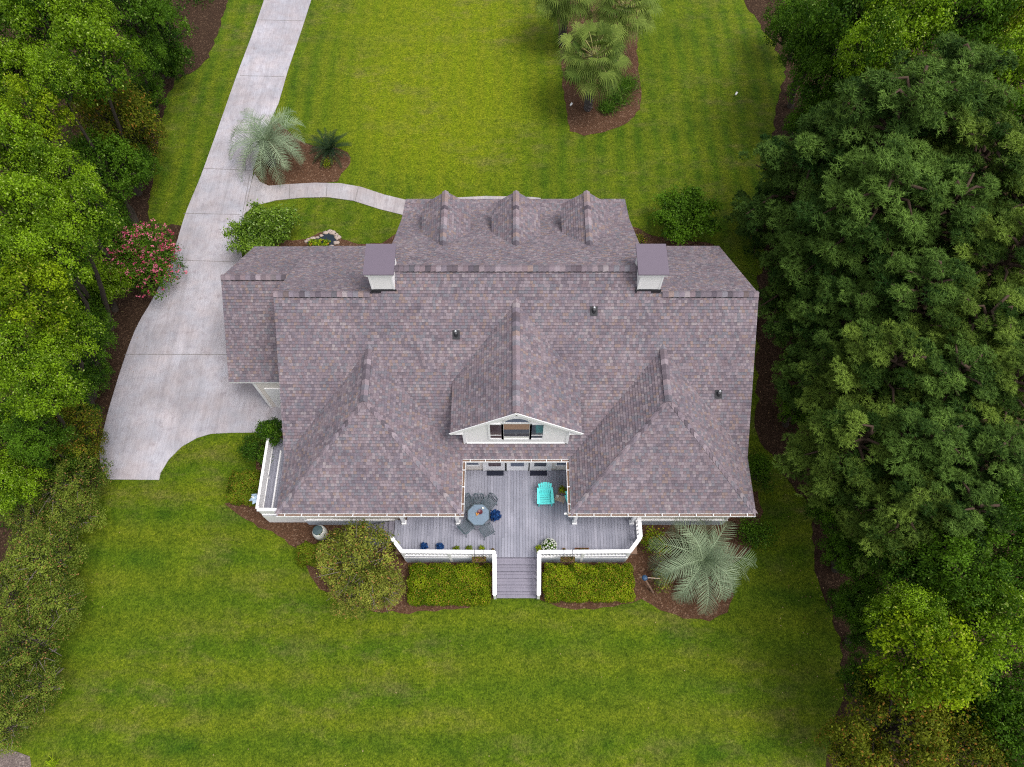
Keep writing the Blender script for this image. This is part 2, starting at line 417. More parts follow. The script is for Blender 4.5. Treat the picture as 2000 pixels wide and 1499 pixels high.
def sheet(name, px, z, mat, amp=0.0, seed=1, rounds=0, thick=0.0, world_pts=None):
    pts = world_pts or [U(x, y, 0) for x, y in px]
    if rounds: pts = smooth_closed(pts, rounds)
    if amp: pts = wobble(pts, amp, seed, 0.35)
    m = MB(); m.poly([(p.x, p.y, z) for p in pts])
    if thick:
        n = len(pts)
        for i in range(n):
            a, b = pts[i], pts[(i + 1) % n]
            m.poly([(a.x, a.y, z - thick), (b.x, b.y, z - thick), (b.x, b.y, z), (a.x, a.y, z)])
    o = m.build(name, mat); return tag(o, kind='structure')

g = MB(); NG = 24; S_ = 400.0
for i in range(NG):
    for j in range(NG):
        x0, x1 = -S_ + 2 * S_ * i / NG, -S_ + 2 * S_ * (i + 1) / NG; y0, y1 = -S_ + 20 + 2 * S_ * j / NG, -S_ + 20 + 2 * S_ * (j + 1) / NG
        g.poly([(x0, y0, 0), (x1, y0, 0), (x1, y1, 0), (x0, y1, 0)])
tag(g.build('ground', M['lawn']), kind='structure')

sheet('forest_floor', [(448, -60), (442, 10), (425, 65), (408, 112), (380, 138), (340, 158), (324, 200), (314, 250), (303, 300), (297, 345),
    (292, 385), (288, 415), (300, 440), (372, 440), (352, 500), (326, 560), (292, 612), (262, 700), (232, 800), (206, 872), (206, 925),
    (170, 985), (140, 1060), (120, 1150), (105, 1250), (75, 1330), (35, 1420), (-20, 1470), (-500, 1560), (-900, 1500), (-900, -60)], 0.010, M['litter'], 0.12, 3)
sheet('forest_floor', [(1420, -60), (1470, 30), (1512, 90), (1536, 135), (1516, 200), (1510, 285), (1530, 380), (1500, 470), (1478, 560),
    (1480, 700), (1478, 850), (1518, 900), (1545, 950), (1592, 1000), (1586, 1080), (1606, 1150), (1636, 1230), (1646, 1350), (1632, 1430),
    (1590, 1560), (2900, 1560), (2900, -60)], 0.010, M['litter'], 0.15, 4)
sheet('mulch_bed', [(438, 985), (470, 1012), (530, 1040), (578, 1070), (600, 1110), (625, 1150), (665, 1178), (730, 1193), (800, 1198),
    (900, 1190), (962, 1174), (1000, 1120), (1000, 1000), (540, 960)], 0.014, M['mulch'], 0.07, 5)
sheet('mulch_bed', [(1055, 1174), (1090, 1186), (1160, 1191), (1215, 1182), (1252, 1172), (1290, 1192), (1335, 1207), (1385, 1213), (1422, 1197),
    (1432, 1165), (1420, 1110), (1465, 1075), (1490, 1000), (1480, 960), (1020, 1000), (1020, 1120)], 0.014, M['mulch'], 0.07, 6)
sheet('mulch_bed', [(495, 332), (500, 352), (516, 363), (560, 361), (620, 358), (660, 355), (668, 340), (686, 318), (680, 298), (650, 288),
    (612, 286), (575, 270), (540, 236), (528, 240), (510, 290)], 0.014, M['mulch'], 0.05, 7)
sheet('mulch_bed', [(1075, -60), (1088, 20), (1094, 100), (1099, 165), (1106, 218), (1113, 256), (1140, 265), (1180, 260), (1226, 240), (1250, 214),
    (1252, 185), (1244, 100), (1250, 20), (1262, -60)], 0.014, M['mulch'], 0.06, 8)
sheet('mulch_bed', [(474, 505), (490, 470), (560, 470), (596, 468), (625, 455), (650, 450), (668, 468), (700, 478), (745, 475), (778, 455), (790, 430), (800, 520), (474, 520)], 0.014, M['mulch'], 0.05, 9)
sheet('mulch_bed', [(1228, 440), (1250, 448), (1275, 462), (1340, 470), (1395, 478), (1410, 540), (1230, 540)], 0.014, M['mulch'], 0.06, 10)
sheet('mulch_bed', [(500, 880), (520, 840), (560, 810), (560, 1010), (480, 1006), (500, 940)], 0.018, M['mulch'], 0.06, 11)
sheet('bare_ground', [(-120, 1462), (20, 1466), (58, 1478), (66, 1560), (-120, 1560)], 0.014, M['soil'], 0.10, 12)

DRIVE = [(536, -60), (523, -5), (500, 48), (480, 92), (462, 150), (445, 205), (426, 256), (400, 330), (376, 382), (360, 422), (348, 470),
    (325, 540), (297, 590), (267, 613), (256, 650), (240, 700), (213, 800), (195, 872), (191, 884), (198, 912), (208, 934), (214, 938), (311, 938), (314, 924),
    (330, 898), (355, 873), (385, 856), (412, 848), (450, 846), (560, 845), (580, 800), (580, 520), (474, 520), (470, 460), (476, 425), (486, 385), (493, 350),
    (495, 332), (505, 300), (522, 250), (544, 203), (562, 140), (585, 72), (609, -2), (625, -60)]
def spline(pts, k=6):
    out = []
    for i in range(len(pts) - 1):
        p0, p1, p2, p3 = pts[max(i - 1, 0)], pts[i], pts[i + 1], pts[min(i + 2, len(pts) - 1)]
        for j in range(k):
            t = j / k; out.append(tuple(.5 * (2 * b + (c - a) * t + (2 * a - 5 * b + 4 * c - d) * t * t + (3 * b - a - 3 * c + d) * t ** 3) for a, b, c, d in zip(p0, p1, p2, p3)))
    return out + [pts[-1]]
WEST = [(536, -60), (500, 48), (462, 150), (426, 252), (392, 346), (362, 420), (334, 510), (300, 582), (267, 640), (240, 712), (213, 800), (197, 865)]
DRIVE = spline(WEST) + spline([(194, 878), (198, 912), (212, 937)], 3) + DRIVE[DRIVE.index((311, 938)):]
sheet('driveway', DRIVE, 0.035, M['concrete'], 0, 1, 0, 0.035)
sheet('path', [(478, 418), (500, 402), (540, 392), (590, 387), (640, 386), (690, 393), (740, 409), (788, 421), (850, 450), (960, 420), (1060, 416), (1056, 388),
    (1040, 386), (950, 384), (870, 388), (822, 396), (795, 392), (750, 381), (705, 366), (665, 359), (615, 358), (560, 361), (525, 364), (508, 356), (497, 340), (484, 380)],
    0.040, M['path'], 0, 1, 0, 0.04)
def joint(pts, w=0.03, z=0.0405, name='driveway_joint'):
    m = MB()
    for (x0, y0), (x1, y1) in zip(pts, pts[1:]):
        a, b = U(x0, y0), U(x1, y1); n = Vector((-(b - a).y, (b - a).x, 0)).normalized() * w / 2
        m.poly([(a.x - n.x, a.y - n.y, z), (b.x - n.x, b.y - n.y, z), (b.x + n.x, b.y + n.y, z), (a.x + n.x, a.y + n.y, z)])
    return m
jm = MB()
for pts in ([(338, 509), (474, 513)], [(243, 693), (575, 694)], [(397, 330), (492, 334)], [(469, 149), (556, 151)], [(505, 40), (592, 42)],
            [(359, 418), (470, 420)], [(489, 340), (474, 420), (466, 500)]):
    j = joint(pts); b = len(jm.v); jm.v += j.v; jm.f += [tuple(i + b for i in f) for f in j.f]; jm.uv += j.uv
tag(jm.build('driveway_joint', M['joint']), kind='structure')
jm = MB()
for pts in ([(566, 362), (566, 389)], [(639, 360), (638, 385)], [(700, 367), (694, 393)], [(494, 345), (480, 412)]):
    j = joint(pts, 0.03, 0.0455); b = len(jm.v); jm.v += j.v; jm.f += [tuple(i + b for i in f) for f in j.f]; jm.uv += j.uv
tag(jm.build('path_joint', M['joint']), kind='structure')

# ------------------------------------------------------------------ the house (x measured from its centre line CX)
CX, CY = 0.18, 17.0
house = empty('house', (CX, CY, 0), 'large white house with mauve brown shingle roofs, two chimneys and attached garage', 'house')
def hp(mb, name, mat, parent=None, smooth=False, bevel=0.0, split=False):
    if split: return [hp(q, name, mat, parent, smooth, bevel) for q in pieces(mb)][0]
    mb.v = [(x, y - CY, z) for x, y, z in mb.v]
    return mb.build(name, mat, parent or house, smooth, bevel)

COURSE = 0.14
def clip(poly, axis, lim, keep_ge):
    out = []
    for i in range(len(poly)):
        a, b = poly[i], poly[(i + 1) % len(poly)]
        ina = (a[axis] >= lim) if keep_ge else (a[axis] <= lim); inb = (b[axis] >= lim) if keep_ge else (b[axis] <= lim)
        if ina: out.append(a)
        if ina != inb:
            t_ = (lim - a[axis]) / (b[axis] - a[axis]); out.append((a[0] + (b[0] - a[0]) * t_, a[1] + (b[1] - a[1]) * t_))
    return out

def shingle(mb, edge, pts, origin, udir, vdir, uoff=0.0):
    """lay stepped courses over a convex planar outline; 'edge' collects the roof boards below"""
    O, u, v = Vector(origin), Vector(udir).normalized(), Vector(vdir).normalized(); n = u.cross(v)
    if n.z < 0: n = -n
    P2 = [((Vector(p) - O).dot(u), (Vector(p) - O).dot(v)) for p in pts]
    v0 = min(p[1] for p in P2); v1 = max(p[1] for p in P2)
    k0 = math.floor(v0 / COURSE + 1e-6); k1 = math.ceil(v1 / COURSE - 1e-6)
    for k in range(k0, k1):
        lo, hi = k * COURSE, (k + 1) * COURSE
        s = clip(P2, 1, lo, True)
        if len(s) > 2: s = clip(s, 1, hi, False)
        if len(s) < 3: continue
        q = []; uv = []
        for a, b in s:
            off = 0.002 + 0.018 * (1 - (b - lo) / COURSE)
            q.append(O + u * a + v * b + n * off); uv.append((a + uoff + 50.0, b + 20 * COURSE))
        nn = (q[1] - q[0]).cross(q[2] - q[0])
        if nn.dot(n) < 0: q.reverse(); uv.reverse()
        mb.poly(q, uv)
        low = [p for p in s if abs(p[1] - lo) < 1e-5]
        if len(low) >= 2:
            a0 = min(low)[0]; a1 = max(low)[0]
            A, B = O + u * a0 + v * lo, O + u * a1 + v * lo
            mb.poly([A, B, B + n * 0.02, A + n * 0.02], [(a0 + uoff + 50, (k - .5) * COURSE)] * 4)
    # boards under the shingles
    top = [Vector(p) - n * 0.004 for p in pts]; bot = [p - Vector((0, 0, 0.13)) for p in top]
    edge.poly(top); edge.poly(list(reversed(bot)))
    for i in range(len(top)):
        j = (i + 1) % len(top); edge.poly([bot[i], bot[j], top[j], top[i]])

def ridge(mb, a, b, n1, n2, width=0.20, lift=0.085, step=0.23, butts=None):
    """overlapping cap shingles from a to b; n1, n2 point down each flank"""
    a, b = Vector(a), Vector(b); d = b - a; L = d.length; d.normalize(); n1 = Vector(n1).normalized(); n2 = Vector(n2).normalized()
    n = max(1, int(L / step)); up = Vector((0, 0, 1)); rng = random.Random(int(L * 977))
    for i in range(n):
        s0, s1 = L * i / n, min(L, L * (i + 1) / n + 0.03)
        p0 = a + d * s0 + up * (lift + 0.004); p1 = a + d * s1 + up * (lift + 0.046)
        r = rng.random()
        uv = [(r * 90 + .1, r * 70 + .07)] * 4
        for nn in (n1, n2):
            q0, q1 = p0 + nn * width, p1 + nn * width
            mb.poly([p0, p1, q1, q0], uv)
            mb.poly([q0, q1, q1 - up * 0.012, q0 - up * 0.012], uv)
        bt = butts or mb  # butts share the dark vent colour, painting shadow lines between the caps
        bt.poly([p1 + n1 * width, p1, p1 - up * 0.035, p1 + n1 * width - up * 0.035], uv)
        bt.poly([p1, p1 + n2 * width, p1 + n2 * width - up * 0.035, p1 - up * 0.035], uv)
def vent_strip(mb, a, b, n1, n2, width=0.19, lift=0.075):
    a, b = Vector(a), Vector(b); n1 = Vector(n1).normalized() * width; n2 = Vector(n2).normalized() * width; up = Vector((0, 0, lift)); dn = Vector((0, 0, -.03))
    mb.poly([a + n1 + dn, b + n1 + dn, b + n1 + up, a + n1 + up]); mb.poly([a + n2 + dn, b + n2 + dn, b + n2 + up, a + n2 + up])

K = 0.77
YE, ZE = 11.32, 3.9                 # south eave over the deck
XW = 10.63                          # half width at the rakes
YR, ZR = 17.29, ZE + K * (17.29 - 11.32)
YC, ZC = 18.17, ZE + K * (18.17 - 11.32)
XC = 5.9
SV = (0, 1, K)
boards = MB()
# main roof: one long south slope running up to a higher middle ridge
m = MB()
shingle(m, boards, [(-XW, YE, ZE), (XW, YE, ZE), (XW, YR, ZR), (-XW, YR, ZR)], (0, YE, ZE), (1, 0, 0), SV)
shingle(m, boards, [(-XC, YR, ZR), (XC, YR, ZR), (XC, YC, ZC), (-XC, YC, ZC)], (0, YE, ZE), (1, 0, 0), SV)
KN = (ZR - 4.5) / (22.85 - YR)
for s in (-1, 1):
    shingle(m, boards, [(s * 5.4, 22.85, 4.5), (s * XW, 22.85, 4.5), (s * XW, YR, ZR), (s * 5.4, YR, ZR)], (0, 22.85, 4.5), (1, 0, 0), (0, -1, KN))
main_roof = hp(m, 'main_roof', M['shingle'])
tag(main_roof, 'long south slope and both wing ridges of the roof')
# north porch slope: three pitches that flare out
NP = [(YC, ZC), (21.29, 6.98), (23.95, 5.34), (25.84, 4.66)]
m = MB()
for (ya, za), (yb, zb) in zip(NP, NP[1:]):
    shingle(m, boards, [(-XC, yb, zb), (XC, yb, zb), (XC, ya, za), (-XC, ya, za)], (0, yb, zb), (1, 0, 0), (0, ya - yb, za - zb), yb)
hp(m, 'porch_roof', M['shingle'])
# two hip roofs on the front
def hip(s):
    xa, xb = s * XW, s * 2.45; xc = (xa + xb) / 2; hw = abs(xb - xa) / 2; zp = ZE + K * hw; yf = 8.77
    m = MB()
    lo, hi = min(xa, xb), max(xa, xb)
    shingle(m, boards, [(lo, yf, ZE), (hi, yf, ZE), (xc, yf + hw, zp)], (0, yf, ZE), (1, 0, 0), SV, 3.3)
    shingle(m, boards, [(lo, yf, ZE), (lo, YE, ZE), (xc, YE + hw, zp), (xc, yf + hw, zp)], (lo, 0, ZE), (0, 1, 0), (1, 0, K), 5.1)
    shingle(m, boards, [(hi, yf, ZE), (hi, YE, ZE), (xc, YE + hw, zp), (xc, yf + hw, zp)], (hi, 0, ZE), (0, 1, 0), (-1, 0, K), 7.7)
    o = hp(m, 'hip_roof', M['shingle'])
    c = MB(); v = MB(); ridge(c, (xc, yf + hw - .1, zp), (xc, YE + hw + .1, zp), (-1, 0, -K), (1, 0, -K), butts=v)
    for e in (lo, hi):
        sg = 1 if e > xc else -1
        ridge(c, (e, yf, ZE), (xc, yf + hw, zp), (0, -1, -K), (sg, 0, -K), 0.18, 0.010)
    vent_strip(v, (xc, yf + hw + .25, zp), (xc, YE + hw - .3, zp), (-1, 0, -K), (1, 0, -K)); hp(v, 'ridge_vent_shade_lines', M['lead'], o)
    c_o = hp(c, 'ridge_cap', M['cap'], o)
hip(-1); hip(1)
# ridge caps of the main roof
c = MB(); v = MB()
ridge(c, (-XC + .05, YC, ZC), (XC - .05, YC, ZC), (0, -1, -K), (0, 1, -.70), butts=v); vent_strip(v, (-4.9, YC, ZC), (4.9, YC, ZC), (0, -1, -K), (0, 1, -.7))
for s in (-1, 1):
    ridge(c, (s * 6.4, YR, ZR), (s * (XW - .02), YR, ZR), (0, -1, -K), (0, 1, -KN), butts=v); vent_strip(v, (s * 6.7, YR, ZR), (s * 9.9, YR, ZR), (0, -1, -K), (0, 1, -KN))
hp(v, 'ridge_vent_shade_lines', M['lead'], main_roof, split=True); hp(c, 'ridge_cap', M['cap'], main_roof, split=True)
# south cross gable
GZ, GY, GXE, GZE = 8.29, 11.69, 2.84, 6.12; KG = (GZ - GZE) / GXE
yb = YE + (GZ - ZE) / K; ye = YE + (GZE - ZE) / K
m = MB()
for s in (-1, 1):
    shingle(m, boards, [(s * GXE, GY, GZE), (s * GXE, ye, GZE), (0, yb, GZ), (0, GY, GZ)], (s * GXE, 0, GZE), (0, 1, 0), (-s, 0, KG), 1.7 * s)
gr = hp(m, 'gable_roof', M['shingle'])
c = MB(); v = MB(); ridge(c, (0, GY + .02, GZ), (0, yb + .1, GZ), (-1, 0, -KG), (1, 0, -KG), butts=v); vent_strip(v, (0, GY + .5, GZ), (0, yb - .5, GZ), (-1, 0, -KG), (1, 0, -KG))
hp(v, 'ridge_vent_shade_lines', M['lead'], gr); hp(c, 'ridge_cap', M['cap'], gr)
# three north dormers
for dx in (-3.46, 0.02, 3.5):
    dz, dy, hw, kd = 7.35, 24.03, 1.2, 0.8
    y1 = YC + (ZC - dz) / .702 - .05; y2 = 21.29 + (6.98 - (dz - hw * kd)) / .617 - .1
    m = MB(); 
    for s in (-1, 1):
        shingle(m, boards, [(dx + s * hw, dy, dz - hw * kd), (dx + s * hw, y2, dz - hw * kd), (dx, y1, dz), (dx, dy, dz)], (dx + s * hw, 0, dz - hw * kd), (0, 1, 0), (-s, 0, kd), dx + s)
    dr = hp(m, 'dormer_roof', M['shingle'])
    c = MB(); v = MB(); ridge(c, (dx, y1, dz), (dx, dy - .02, dz), (-1, 0, -kd), (1, 0, -kd), butts=v); vent_strip(v, (dx, y1 + .3, dz), (dx, dy - .4, dz), (-1, 0, -kd), (1, 0, -kd))
    hp(v, 'ridge_vent_shade_lines', M['lead'], dr); hp(c, 'ridge_cap', M['cap'], dr)
    w = MB(); w.poly([(dx - .95, 23.8, 5.2), (dx + .95, 23.8, 5.2), (dx + .95, 23.8, 6.4), (dx, 23.8, 7.15), (dx - .95, 23.8, 6.4)])
    for s in (-1, 1): w.poly([(dx + s * .95, 23.8, 5.2), (dx + s * .95, 21.6, 6.2), (dx + s * .95, 21.6, 6.46), (dx + s * .95, 23.8, 6.46)])
    dw = hp(w, 'dormer_wall', M['gable'], dr)
# garage roof
gx0, gx1 = -14.13, -10.22
m = MB(); GR, GRZ = 19.64, 6.36
shingle(m, boards, [(gx0, 15.54, 3.3), (gx1, 15.54, 3.3), (gx1, GR, GRZ), (gx0, GR, GRZ)], (0, 15.54, 3.3), (1, 0, 0), (0, GR - 15.54, GRZ - 3.3), 2.2)
shingle(m, boards, [(gx0, 23.68, 3.35), (gx1, 23.68, 3.35), (gx1, GR, GRZ), (gx0, GR, GRZ)], (0, 23.68, 3.35), (1, 0, 0), (0, GR - 23.68, GRZ - 3.35), 4.4)
ga = hp(m, 'garage_roof', M['shingle']); tag(ga, 'lower gabled garage roof west of the main roof')
c = MB(); v = MB(); ridge(c, (gx1, GR, GRZ), (gx0 + .02, GR, GRZ), (0, -1, -.746), (0, 1, -.746), butts=v); vent_strip(v, (gx1 - .1, GR, GRZ), (gx0 + .5, GR, GRZ), (0, -1, -.746), (0, 1, -.746))
hp(v, 'ridge_vent_shade_lines', M['lead'], ga); hp(c, 'ridge_cap', M['cap'], ga)
hp(boards, 'fascia', M['white'])

# walls
w = MB()
def prism_x(mb, prof, x0, x1):          # profile in (y, z) extruded along x
    n = len(prof)
    mb.poly([(x0, y, z) for y, z in prof]); mb.poly([(x1, y, z) for y, z in reversed(prof)])
    for i in range(n):
        (ya, za), (yb_, zb) = prof[i], prof[(i + 1) % n]; mb.poly([(x0, ya, za), (x1, ya, za), (x1, yb_, zb), (x0, yb_, zb)])
dz = -0.2
prism_x(w, [(11.74, 0), (22.4, 0), (22.4, 4.82 + dz), (YR, ZR + dz), (11.74, ZE + K * .42 + dz)], -10.2, 10.2)
prism_x(w, [(22.41, 0), (23.9, 0), (23.9, 5.36 + dz), (21.29, 6.98 + dz), (YC, ZC + dz), (17.0, 8.2)], -5.5, 5.5)
hp(w, 'wall', M['siding'])
w = MB(); w.box(-10.2, -5.3, 9.3, 11.735, 0.85, 3.84); w.box(5.65, 10.2, 9.3, 11.735, 0.85, 3.84)
hp(w, 'wall', M['siding'], split=True)
w = MB(); w.box(-10.23, -5.35, 9.27, 11.73, 0, 0.85); w.box(5.7, 10.23, 9.27, 11.73, 0, 0.85)
hp(w, 'foundation', M['found'], split=True)
t_ = MB(); t_.box(-10.25, -5.28, 9.24, 9.30, 0.80, 0.95); t_.box(5.63, 10.25, 9.24, 9.30, 0.80, 0.95)
for x in (-10.2, 10.09): t_.box(x, x + .11, 9.25, 9.30, 0.95, 3.84)
hp(t_, 'wall_trim', M['white'], split=True)
w = MB(); prism_x(w, [(15.66, 0), (23.3, 0), (23.3, 3.36), (GR, GRZ - .2), (15.66, 3.2)], -13.05, -10.21)
gwall = hp(w, 'garage_wall', M['siding'])
t_ = MB(); t_.box(-13.09, -12.96, 15.61, 15.66, 0, 3.2); t_.box(-12.7, -10.5, 15.62, 15.66, .05, 2.35); hp(t_, 'garage_door', M['white'], split=True)
# gable end wall and its windows
def face(mb, pts, y): mb.poly([(x, y, z) for x, z in pts])
gw = MB(); Yg = 11.92; hwg = 2.31; zb = 4.30
ztop = GZ - .17; zs = GZE + (GXE - hwg) * KG - .17
face(gw, [(-hwg, zb), (hwg, zb), (hwg, zs), (0, ztop), (-hwg, zs)], Yg)
for s in (-1, 1): gw.poly([(s * hwg, Yg, zb), (s * hwg, Yg, zs), (s * hwg, 14.2, zs), (s * hwg, 14.2, 5.9)])
gwo = hp(gw, 'gable_wall', M['gable'])
tr = MB()
for s in (-1, 1):
    tr.bar((s * (GXE + .03), GY - .02, GZE - .085), (0, GY - .02, GZ - .085), 0.03, 0.17, (0, 0, 1))
    tr.box(s * GXE - .02 if s > 0 else s * GXE + .02 - .04, s * GXE + .02, GY, GY + .2, GZE - .17, GZE - .03)
    tr.box(min(s * hwg, s * (GXE - .02)), max(s * hwg, s * (GXE - .02)), GY + .0, GY + .24, GZE - .19, GZE - .15)
    tr.box(s * hwg - .07, s * hwg + .07, Yg - .04, Yg + .03, zb, zs)
tr.box(-hwg, hwg, Yg - .04, Yg, zb - .02, zb + .12)
hp(tr, 'gable_trim', M['white'], split=True)

def window(x0, x1, z0, z1, y, glass, fr=.06, parent=None, name='window', mull=None):
    f = MB(); d0, d1 = y - .055, y
    f.box(x0 - fr, x0, d0, d1, z0 - fr, z1 + fr); f.box(x1, x1 + fr, d0, d1, z0 - fr, z1 + fr)
    f.box(x0, x1, d0 - .02, d1, z0 - fr, z0); f.box(x0, x1, d0, d1, z1, z1 + fr)
    if mull:
        for zz in mull: f.box(x0, x1, d0 + .01, d1 - .005, zz - .02, zz + .02)
    o = hp(f, name, M['white'], parent)
    p = MB(); p.box(x0, x1, y - .03, y - .012, z0, z1); hp(p, 'pane', glass, o)
    return o
window(-1.14, -.64, 5.02, 6.62, Yg, M['redglass'], .09, None, 'window', [5.40])
window(.68, 1.18, 5.02, 6.62, Yg, M['glassd'], .09, None, 'window', [5.40])
cw = window(-.54, .58, 5.02, 6.72, Yg, M['glassd'], .10, None, 'window')
b = MB(); b.box(-.54, .58, Yg - .030, Yg - .0301, 6.1, 6.72); hp(b, 'window_blind', M['curtain'], cw) if False else None
b = MB(); b.box(-.54, .58, Yg - .042, Yg - .031, 6.08, 6.72); hp(b, 'window_blind', M['curtain'], cw)
b = MB(); b.box(-.54, .58, Yg - .045, Yg - .031, 5.02, 5.22); hp(b, 'window_blind', M['ceram'], cw)
b = MB(); b.box(-.54, .58, Yg - .042, Yg - .031, 5.34, 5.98); hp(b, 'window_reflection_panel', M['glassd'], cw) if False else None
# arched light over the middle window
arch = MB(); N_ = 14; P = [(.02 + .56 * math.cos(math.pi * i / N_), 6.86 + .50 * math.sin(math.pi * i / N_)) for i in range(N_ + 1)]
face(arch, P, Yg - .03)
fr_ = MB()
for (x0, z0), (x1, z1) in zip(P, P[1:]): fr_.bar((x0, Yg - .03, z0), (x1, Yg - .03, z1), .06, .09, (0, 1, 0))
ao = hp(fr_, 'arched_window', M['white']); hp(arch, 'pane', M['glassb'], ao)
# doors and windows facing the deck
Yd = 11.72
for x0, x1, gl in ((-1.32, -.72, M['redglass']), (-.24, .40, M['glassb']), (.90, 1.48, M['glassd'])):
    d = MB(); d.box(x0 - .18, x1 + .18, Yd - .03, Yd, 1.21, 3.4); do = hp(d, 'door', M['white'])
    p = MB(); p.box(x0, x1, Yd - .045, Yd - .031, 1.86, 3.15); hp(p, 'pane', gl, do)
    p = MB(); p.box(x0 - .28, x0 - .18, Yd - .05, Yd, 1.21, 3.45); p.box(x1 + .18, x1 + .28, Yd - .05, Yd, 1.21, 3.45); hp(p, 'door_frame', M['white'], do, split=True)
    h_ = MB(); h_.lathe([(0, 0), (.03, .0), (.035, .03), (0, .05)], 8, (x1 + .11, Yd - .07, 2.15)); hp(h_, 'door_handle', M['steel'], do)
window(-2.36, -1.80, 2.02, 3.3, Yd, M['glassb'], .05); window(1.98, 2.55, 2.02, 3.3, Yd, M['glassb'], .05)
# gutters with straps
def gutter(a, b, out):
    a, b, out = Vector(a), Vector(b), Vector(out); L = (b - a).length; d = (b - a).normalized(); gmb = MB(); z = Vector((0, 0, 1))
    a = a + out * .015 - z * .02; b = b + out * .015 - z * .02
    gmb.bar(a + out * .062 - z * .115, b + out * .062 - z * .115, .105, .012)
    gmb.bar(a + out * .118 - z * .058, b + out * .118 - z * .058, .016, .125)
    gmb.bar(a + out * .004 - z * .058, b + out * .004 - z * .058, .01, .11)
    o = hp(gmb, 'gutter', M['white'])
    n = max(2, int(L / .7)); st = MB()
    for i in range(n):
        p = a + d * (L * (i + .5) / n); st.bar(p - out * .03 + z * .012, p + out * .13 + z * .012, .03, .012)
    hp(st, 'gutter_strap', M['white'], o, split=True)
    l_ = MB(); l_.bar(a + out * .06 - z * .075, b + out * .06 - z * .075, .09, .02); hp(l_, 'gutter_leaves', M['wood'], o)
gutter((-XW, 8.77, ZE), (-2.45 + .13, 8.77, ZE), (0, -1, 0)); gutter((2.45 - .13, 8.77, ZE), (XW, 8.77, ZE), (0, -1, 0))
gutter((-2.45, 8.79, ZE), (-2.45, 11.18, ZE), (1, 0, 0)); gutter((2.45, 8.79, ZE), (2.45, 11.18, ZE), (-1, 0, 0))
gutter((-2.45, YE, ZE), (2.45, YE, ZE), (0, -1, 0))
# chimneys
def chimney(x0, x1):
    m = MB(); m.box(x0, x1, 17.41, 18.72, 7.6, 9.72); o = hp(m, 'chimney', M['chim'])
    c = MB(); c.box(x0 - .06, x1 + .06, 17.35, 18.78, 9.72, 9.84); c.box(x0 - .11, x1 + .11, 17.30, 18.83, 9.84, 9.95); hp(c, 'chimney_trim', M['white'], o)
    c = MB(); c.hexa([(x0 - .15, 17.26, 9.95), (x1 + .15, 17.26, 9.95), (x1 + .15, 18.87, 9.95), (x0 - .15, 18.87, 9.95),
                      (x0 - .14, 17.27, 10.0), (x1 + .14, 17.27, 10.0), (x1 + .14, 18.86, 10.0), (x0 - .14, 18.86, 10.0)]); hp(c, 'chimney_cap', M['metalcap'], o)
    c = MB(); c.box(x0 - .03, x0, 17.3, 18.7, 8.3, 8.72); c.box(x0 - .06, x1 + .06, 17.375, 17.41, 8.3, 8.70); hp(c, 'flashing', M['lead'], o, split=True)
    t = MB()
    for x in (x0, x1 - .07): t.box(x, x + .07, 17.395, 17.41, 8.70, 9.72)
    hp(t, 'corner_trim', M['white'], o, split=True)
chimney(-6.3, -5.29); chimney(5.27, 6.28)
# plumbing vents
def on_main(px, py):
    r = (F * ST - (py - 749.5) * CT) / (F * CT + (py - 749.5) * ST); z = (ZE + K * r * H - K * YE) / (1 + K * r)
    p = U(px, py, z); return Vector((p.x - CX, p.y, z))
for px, py in ((891, 655), (1160, 609), (1403, 771)):
    p = on_main(px, py); m = MB(); m.tube([p - Vector((0, 0, .1)), p + Vector((0, 0, .34))], .05, 10); o = hp(m, 'vent_pipe', M['steel'], None, True)
    m = MB(); m.tube([p - Vector((0, 0, .05)), p + Vector((0, 0, .17))], [.11, .07], 10)
    m.obox(p + Vector((0, 0, .03)), Vector((.16, 0, 0)), Vector((0, .16, .16 * K)), Vector((0, -.01, .01))); hp(m, 'flashing', M['lead'], o, split=True)
# porch posts
for x in (-5.33, -2.75, 2.80, 5.53):
    m = MB(); m.box(x - .07, x + .07, 8.98, 9.12, 1.2, 3.75); o = hp(m, 'porch_post', M['white'])
    m = MB(); m.box(x - .11, x + .11, 8.94, 9.16, 1.2, 1.4)
    s = -1 if abs(x) < 4 else (1 if x < 0 else -1)
    m.bar((x, 8.97, 2.9), (x + s * .62, 8.80, 3.72), .07, .09); m.bar((x, 8.97, 2.9), (x, 8.72, 3.6), .07, .09); hp(m, 'post_bracket', M['white'], o, split=True)
for x in (-5.4, -1.8, 1.8, 5.4):
    m = MB(); m.box(x - .09, x + .09, 25.2, 25.38, 0, 4.75); hp(m, 'porch_post', M['white'])

